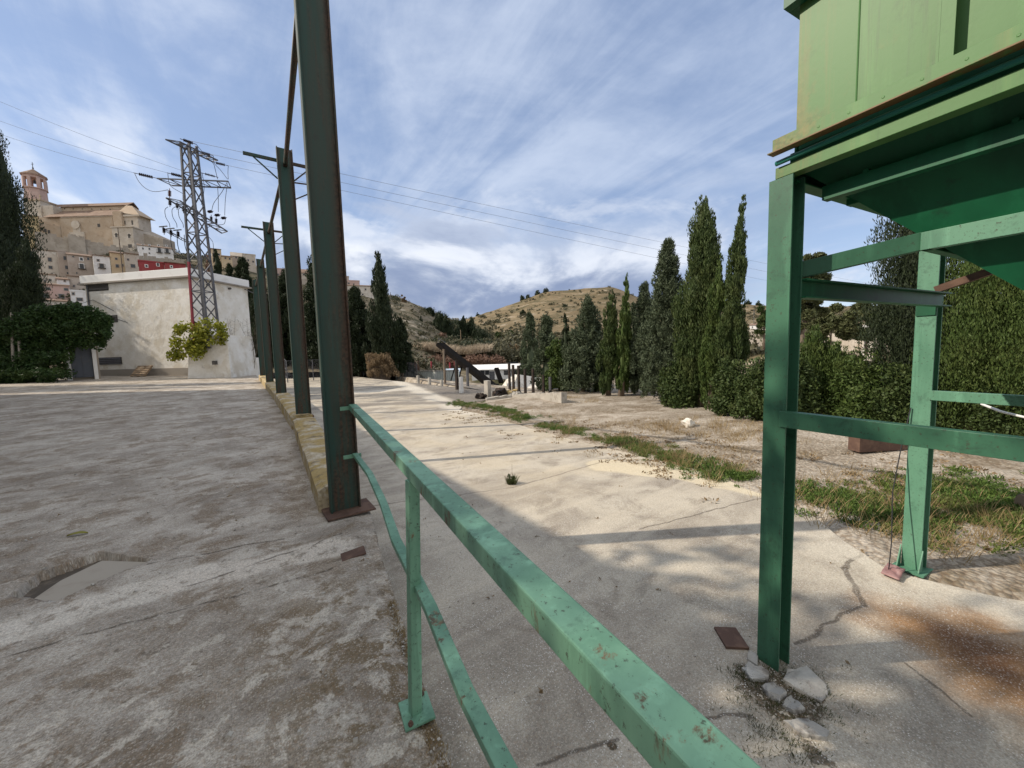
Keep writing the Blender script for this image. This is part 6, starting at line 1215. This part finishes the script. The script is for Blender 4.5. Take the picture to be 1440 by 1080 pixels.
# ================================================================ works yard in the middle distance
def stake(label, px, pyb, pyt, r, m, group, z=None, d=None, name='stake', sq=True, pxt=None, foot=None):
    b = D(px, pyb, d) if d else P(px, pyb, z); dd = dep(b); tp = D(px+ (S_LEAN(px, pyb)*-(pyb-pyt) if pxt is None else pxt-px), pyt, dd); q = MB()
    if pxt is None: tp = V3(b[0], b[1], tp[2])
    q.bar(b-V3(0, 0, .3), tp, 2*r, 2*r, V3(1, .3, 0)) if sq else q.tube([b-V3(0, 0, .3), tp], r, 8)
    return tag(q.build(name, m, None), label, 'post', group)
G_ = 'concrete stakes on the far slab'
stake('stubby white concrete stake at the near corner of the far slab', 649, 553, 530, .09, 'white', G_, z=-.92); stake('stubby grey concrete stake beside the rubble heap', 686, 559, 535, .13, 'conc', G_, z=-.9)
stake('tall timber post under the head of the conveyor', 626, 541, 491, .07, 'bark', 'posts around the conveyor', z=-1.0); stake('rusty post in front of the conveyor belt', 643, 549, 507, .08, 'rustdark', 'posts around the conveyor', z=-.95); stake('thin galvanised post right of the rusty conveyor post', 658, 545, 517, .07, 'galv', 'posts around the conveyor', z=-1.0)
stake('short stub post near the foot of the pale sheet fence', 621, 542, 534, .09, 'conc', G_, z=-.95); stake('short stub post left along the far edge of the slab', 588, 535, 528, .10, 'conc', G_, z=-.92); stake('second short stub post along the far edge of the slab', 604, 539, 531, .10, 'conc', G_, z=-.92)
for k, (px, pyb, pyt, lb) in enumerate(((717, 551, 511, 'rusty stake at the left end of the row on the low wall'), (722.5, 552, 513, 'second rusty stake of the row, close to the leftmost'), (730, 554, 514, 'third rusty stake from the left on the low wall'), (739, 556, 519, 'fourth rusty stake from the left, bare and thin'), (750, 556, 518, 'fifth rusty stake from the left on the low wall'), (764.5, 554, 527, 'dark stake second from the right end of the low wall'))):
    stake(lb, px, pyb, pyt, .055, 'rustdark', 'rusty stakes on the low wall', z=-.78)
m = MB(); a, b = P(717, 516, .7), P(730, 516, .7)
stake('whitish stake with a raking strut at the right end of the low wall', 774, 554, 530, .06, 'galv', 'rusty stakes on the low wall', z=-.78); m = MB(); m.bar(P(769, 555, -.78), P(775, 549, -.55), .06, .06); tag(m.build('strut', 'rustdark'), 'short raking strut beside the whitish stake', 'strut')
# low wall
wp = [P(684, 562, -.86), P(720, 560, -.86), P(760, 562, -.8), P(789.5, 567, -.74)]; m = MB(); vs = []
top_px = [(684, 560.5), (720, 555.5), (760, 553), (789.5, 552)]
lw = empty('low_concrete_wall', wp[2], 'low concrete retaining wall with a broken top, carrying the rusty stakes', 'wall')
for i in range(3):
    a, b = wp[i], wp[i+1]; ha = D(*top_px[i], dep(a))[2]; hb = D(*top_px[i+1], dep(b))[2]; n_ = unit(np.cross(b-a, V3(0, 0, 1))); n_ = -n_ if n_ @ _fw < 0 else n_; w = n_*.28
    for s_ in range(6):
        f0, f1 = s_/6, (s_+1)/6; p, q = a+(b-a)*f0, a+(b-a)*f1; h0, h1 = ha+(hb-ha)*f0, ha+(hb-ha)*f1; jz = .03*rngS.random()
        m.add([V3(p[0], p[1], -1.4), V3(q[0], q[1], -1.4), V3(q[0], q[1], h1+jz), V3(p[0], p[1], h0+jz), V3(*(p+w)[:2], -1.4), V3(*(q+w)[:2], -1.4), V3(*(q+w)[:2], h1+jz), V3(*(p+w)[:2], h0+jz)], [(0, 1, 2, 3), (4, 7, 6, 5), (3, 2, 6, 7), (0, 4, 5, 1), (0, 3, 7, 4), (1, 5, 6, 2)])
m.build('wall', 'conc', lw)
a = P(789, 563, -.74)
# rubble and scrap behind the wall
for k, (px, py, r_, mt, lb) in enumerate(((705, 556, .42, 'rustdark', 'dark heap of scrap at the left end of the low wall'), (718, 555, .30, 'kerb', 'heap of pinkish rubble beside the first rusty stakes'), (727, 556, .26, 'rough_conc', 'pale rubble lump between the third and fourth rusty stakes'), (676, 559, .26, 'rustdark', 'flat dark scrap beside the grey concrete stake'))):
    c = P(px, py, -.85); cen = [c+V3(*rngS.normal(0, r_*.55, 2), r_*.5*rngS.random()) for _ in range(14)]; q = MB()
    for p in cen: a_, b_, c_ = frame(rngS.normal(size=3)); q.obox(p, a_, b_, c_, r_*(.15+.35*rngS.random(3)))
    tag(q.build('rubble_heap', mt), lb, 'rubble')
# pale bank of gravel beyond the stakes, sheet fence, conveyor, cabin
gb = rock('gravel_bank', D(744, 540, 46)-V3(0, 0, .9), 2.6, 'stone', 9, (1.4, 1.5, .75)); tag(gb, 'pale heap of gravel shining behind the rusty stakes', 'heap')
sf = empty('sheet_fence', D(600, 530, 47), 'pale corrugated sheet fence standing below the far edge of the slab', 'fence'); m = MB(); a, b = D(556, 523, 50), D(645, 521, 42); n = 60; pr = []
for k in range(n+1): f = k/n; pr.append(a+(b-a)*f+unit(np.cross(b-a, V3(0, 0, 1)))*.05*(k % 2))
m.add([p for p in pr]+[V3(p[0], p[1], -3.6) for p in pr], [(k, k+1, n+2+k, n+1+k) for k in range(n)]); M['sheet'] = surf('pale_green_sheet', (.40, .43, .40), [((.52, .54, .52), 1.2, .45, .65, .8), ((.30, .34, .29), 2.6, .55, .7, .6)], .6); o_ = m.build('sheets', 'sheet', sf); o_.modifiers.new('t', 'SOLIDIFY').thickness = .01
m = MB(); m.bar(a+V3(0, 0, .03), b+V3(0, 0, .03), .16, .09); m.build('top_rail', 'conc', sf)
cv = empty('conveyor', D(690, 545, 36), 'dark rusty inclined conveyor rising to the left over the far slab', 'conveyor'); ct, cb_ = D(620, 485, 38), D(696, 546, 34); m = MB(); s_, u_, d_ = frame(cb_-ct)
for k in (-.42, .42): m.obox((ct+cb_)/2+s_*k, s_, u_, d_, (.05, .18, np.linalg.norm(cb_-ct)/2))
for k in range(16): p = ct+(cb_-ct)*(k+.5)/16; m.obox(p-u_*.1, s_, u_, d_, (.42, .03, .03))
m.build('frame', 'black', cv); m = MB(); m.obox((ct+cb_)/2+u_*.192, s_, u_, d_, (.42, .012, np.linalg.norm(cb_-ct)/2*.98)); m.build('belt', 'black', cv)
m = MB(); m.tube([ct-s_*.45, ct+s_*.45], .22, 12); m.build('drum', 'black', cv); m = MB(); m.tube([ct+u_*.2-s_*.45, ct+u_*.55-d_*.3-s_*.3, ct+u_*.5+d_*.5], .03, 5); m.build('hoop', 'galv', cv)
pm = ct+(cb_-ct)*.38
for s2 in (-.4, .4): m = MB(); m.bar(pm+s_*s2, V3(pm[0], pm[1], -3.2)+s_*s2*1.6-unit(V3(*_rt[:2], 0))*1.2, .10, .10); m.build('leg', 'black', cv)
m = MB(); q0 = D(690, 546, 33.5); m.obox(q0, unit(V3(*_rt[:2], 0)), unit(V3(*_fw[:2], 0)), V3(0, 0, 1), (.7, .5, .35)); m.build('hopper_box', 'black', cv)
m = MB(); m.bar(D(698, 518, 40), D(705, 538, 39), .45, .25); tag(m.build('loading_chute', 'black'), 'short dark chute leaning in front of the white site cabin', 'chute')
Ic = Img(700, 537, 62); cbn = empty('site_cabin', Ic.o, 'long white prefabricated site cabin with a row of small windows', 'cabin')
m = MB(); hw = 36*Ic.k; Ic.box(m, -hw, hw, 0, 3, -.6, 17*Ic.k); m.build('wall', 'white', cbn); m = MB(); Ic.prism(m, [(-.3, 17*Ic.k), (1.5, 22*Ic.k), (3.3, 23.5*Ic.k), (3.3, 24*Ic.k), (1.5, 22.6*Ic.k), (-.3, 18*Ic.k)], -hw-.2, hw+.2); m.build('roof', 'white', cbn)
for x in (672, 678.5, 685, 711.5, 722, 727, 733):
    u, h = Ic.uh(x, 524); f = MB(); Ic.box(f, u-.34, u+.34, -.05, -.001, h-.36, h+.36); fo = f.build('window', 'galv', cbn); f = MB(); Ic.box(f, u-.28, u+.28, -.08, -.051, h-.30, h+.30); f.build('pane', 'glass', fo)
u, h = Ic.uh(692, 529); f = MB(); Ic.box(f, u-.42, u+.42, -.05, -.001, .05, 15*Ic.k); f.build('door', 'galv', cbn)
q = D(630, 535, 44); m = MB(); I2 = Img(636, 534, 45); I2.box(m, -.9, .9, 0, 1.2, -1.5, .9); I2.prism(m, [(-.1, .9), (.6, 1.3), (1.3, .9)], -1., 1.); M['blue'] = surf('pale_blue_paint', (.42, .52, .62), [((.55, .60, .66), 3, .45, .65, .7)], .6); tag(m.build('blue_hut', 'blue'), 'little pale blue shelter under the conveyor', 'hut')
# road sign, car, poles, markers, billboard
sg = empty('road_sign', D(687, 522, 92), 'white triangular warning sign beyond the site cabin', 'sign'); Is = Img(687, 522, 92); m = MB(); Is.box(m, -.05, .05, -.05, .05, -6, .9); m.build('pole', 'galv', sg)
m = MB(); Is.prism(m, [(0, 0)]*0+[(-.03, .7), (.03, .7), (.03, .705), (-.03, .705)], -.01, .01); m = MB(); m.add([Is.p(-.62, -.09, .72), Is.p(.62, -.09, .72), Is.p(0, -.09, 1.85), Is.p(-.62, -.06, .72), Is.p(.62, -.06, .72), Is.p(0, -.06, 1.85)], [(0, 1, 2), (5, 4, 3), (0, 3, 4, 1), (1, 4, 5, 2), (2, 5, 3, 0)]); pl_ = m.build('plate', 'white', sg)
Iv = Img(723, 516, 88); vn = empty('parked_car', Iv.o, 'silver car on the road beyond the site cabin, left of the windbreak', 'car'); M['silver'] = surf('silver_paint', (.42, .43, .45), (), .3, metal=.4)
m = MB(); Iv.prism(m, [(0, -.3), (1.7, -.3), (1.7, .45), (1.5, .62), (.2, .62), (0, .45)], -1.7, 1.7); m.build('body', 'silver', vn); m = MB(); m.add([Iv.p(x, w, h) for w, s_ in ((.12, 1), (1.58, 1)) for x, h in ((-1.5, .62), (1.2, .62), (.7, 1.15), (-1.1, 1.18))], [(0, 1, 2, 3), (7, 6, 5, 4), (0, 4, 5, 1), (1, 5, 6, 2), (2, 6, 7, 3), (3, 7, 4, 0)]); m.build('cabin', 'glass', vn)
for x in (-1.05, 1.05): m = MB(); m.lathe(Iv.p(x, -.02, -.3), [(.32, 0), (.32, .2)], 14, Iv.b); m.build('wheel', 'louvre', vn)
for k, (px, pyb, pyt, d, mt, lb) in enumerate(((649, 500, 464, 110, 'wood', 'thin pole in front of the right far cypress clump'), (719, 510, 482, 100, 'galv', 'pale lamp pole beside the silver car'), (549.5, 424, 411, 220, 'galv', 'mast on the skyline right of the central cypress'), (1150, 475, 444, 95, 'conc', 'power pole in the gap between the hopper posts'), (1195, 476, 448, 100, 'conc', 'left one of two close power poles beside the billboard'), (1199, 476, 449, 100, 'conc', 'right one of two close power poles beside the billboard'), (1060, 456, 436, 240, 'galv', 'thin mast on the hillside left of the front hopper post'), (1077, 478, 455, 110, 'conc', 'low pole just left of the front hopper post'))):
    stake(lb, px, pyb, pyt, .10 if d < 150 else .16, mt, 'distant poles', d=d, name='pole', sq=False)
p0, p1 = D(1130, 446, 96), D(1230, 447, 99); m = MB(); m.tube([p0+(p1-p0)*k/8-V3(0, 0, .4*(1-(k/4-1)**2)) for k in range(9)], .03, 5); tag(m.build('power_line', 'wiregrey'), 'low power line strung between the poles in the gap', 'power line')
Ib = Img(1218, 470, 112); bb = empty('billboard', Ib.o, 'blank white billboard on two legs, in the gap between the hopper posts', 'sign'); m = MB(); Ib.box(m, -1.05, 1.05, -.06, .06, 8*Ib.k, 13.2*Ib.k); m.build('panel', 'white', bb)
for s2 in (-.7, .7): m = MB(); Ib.box(m, s2-.06, s2+.06, .07, .19, -1.5, 12.5*Ib.k); m.build('leg', 'galv', bb)
house('small white house on the hillside between the leaning cypress and the hopper post', 1054, 1067, 455, 466, 230, 'white_wall', 'gable', [(1058, 460, 1.6, 2)], group='houses on the far hill', rh=1., below=3)
house('white house on the saddle between the two far cypress clumps', 637, 645, 447, 462, 280, 'white_wall', 'flat', [(641, 455, 1.6, 2)], group='houses on the far hill', below=6)
house('low pale building below the billboard', 1212, 1228, 474, 486, 100, 'cream_wall', 'flat', [(1217, 479, 2, 2), (1223, 479, 2, 2)], group='houses on the far hill', below=4)
for lb, a, b, y0, y1, d in (('pale stone terrace wall between the leaning cypress and the front hopper post', 1040, 1076, 474, 486, 120), ('pale stone terrace wall in the gap, under the power poles', 1145, 1232, 468, 478, 105), ('upper stone terrace wall left of the front hopper post', 1040, 1078, 463, 468, 170)):
    I = Img((a+b)/2, y1, d); e = MB(); hw = (b-a)/2*I.k; n = 26
    for k in range(n): u = -hw+2*hw*k/n; I.box(e, u+.01, u+2*hw/n-.01, .02*(k % 3), 1.4, -3, (y1-y0)*I.k*(.6+.4*rngS.random()))
    tag(e.build('terrace_wall', 'pale_stone'), lb, 'wall')
MK = 'red and white markers'
for k, (px, lb) in enumerate(((589, 'red marker post nearest the central cypress'), (598.5, 'second red marker post from the left'), (607, 'third red marker post, in front of the brambles'), (633, 'red marker post just right of the tall timber post'), (640, 'rightmost red marker post, behind the conveyor'))): stake(lb, px, 522, 508+1.5*(k % 2), .09, 'pred', MK, d=60, name='marker_post')
# fence round the far end of the slab
def fence(lb, pts, d, hpx, rail=True):
    b = [D(x, y, dd) for (x, y), dd in zip(pts, d)]; e = empty('mesh_fence', b[0], lb, 'fence'); tops = []
    for (x, y), dd, p in zip(pts, d, b): tp = V3(p[0], p[1], D(x, y-hpx, dd)[2]); tops.append(tp); m = MB(); m.tube([p-V3(0, 0, .4), tp], .045, 6); m.build('post', 'galv', e)
    m = MB()
    for i in range(len(b)-1):
        for f in ((1., .5, .04) if rail else (1.,)): m.tube([b[i]+(tops[i]-b[i])*f, b[i+1]+(tops[i+1]-b[i+1])*f], .018, 4)
        n = 26
        for k in range(n):
            f = k/n; p, q = b[i]+(b[i+1]-b[i])*f, tops[i]+(tops[i+1]-tops[i])*f; g0 = min(1, f+3/n); p2, q2 = b[i]+(b[i+1]-b[i])*g0, tops[i]+(tops[i+1]-tops[i])*g0
            m.bar(p, q2, .006, .006); m.bar(p2, q, .006, .006)
    m.build('mesh', 'galv', e)
fence('grey mesh fence behind the second and third columns', [(398, 527), (404.5, 533.5), (441, 532), (470, 530)], [40, 38, 41, 44], 26)
fence('mesh fence left of the dry stump', [(492, 529), (499, 524), (511, 527), (516, 527)], [46, 50, 46, 46], 23)
fence('mesh fence right of the central cypress, along the far edge', [(559, 529), (573.5, 533), (587, 535)], [47, 45, 43], 24)
img_tree('bush', 'low brown bush in front of the mesh fence, right of the central cypress', 577, 522, 507, 26, 'bush', d=50, m='redtwig', seed=190, npx=1500)
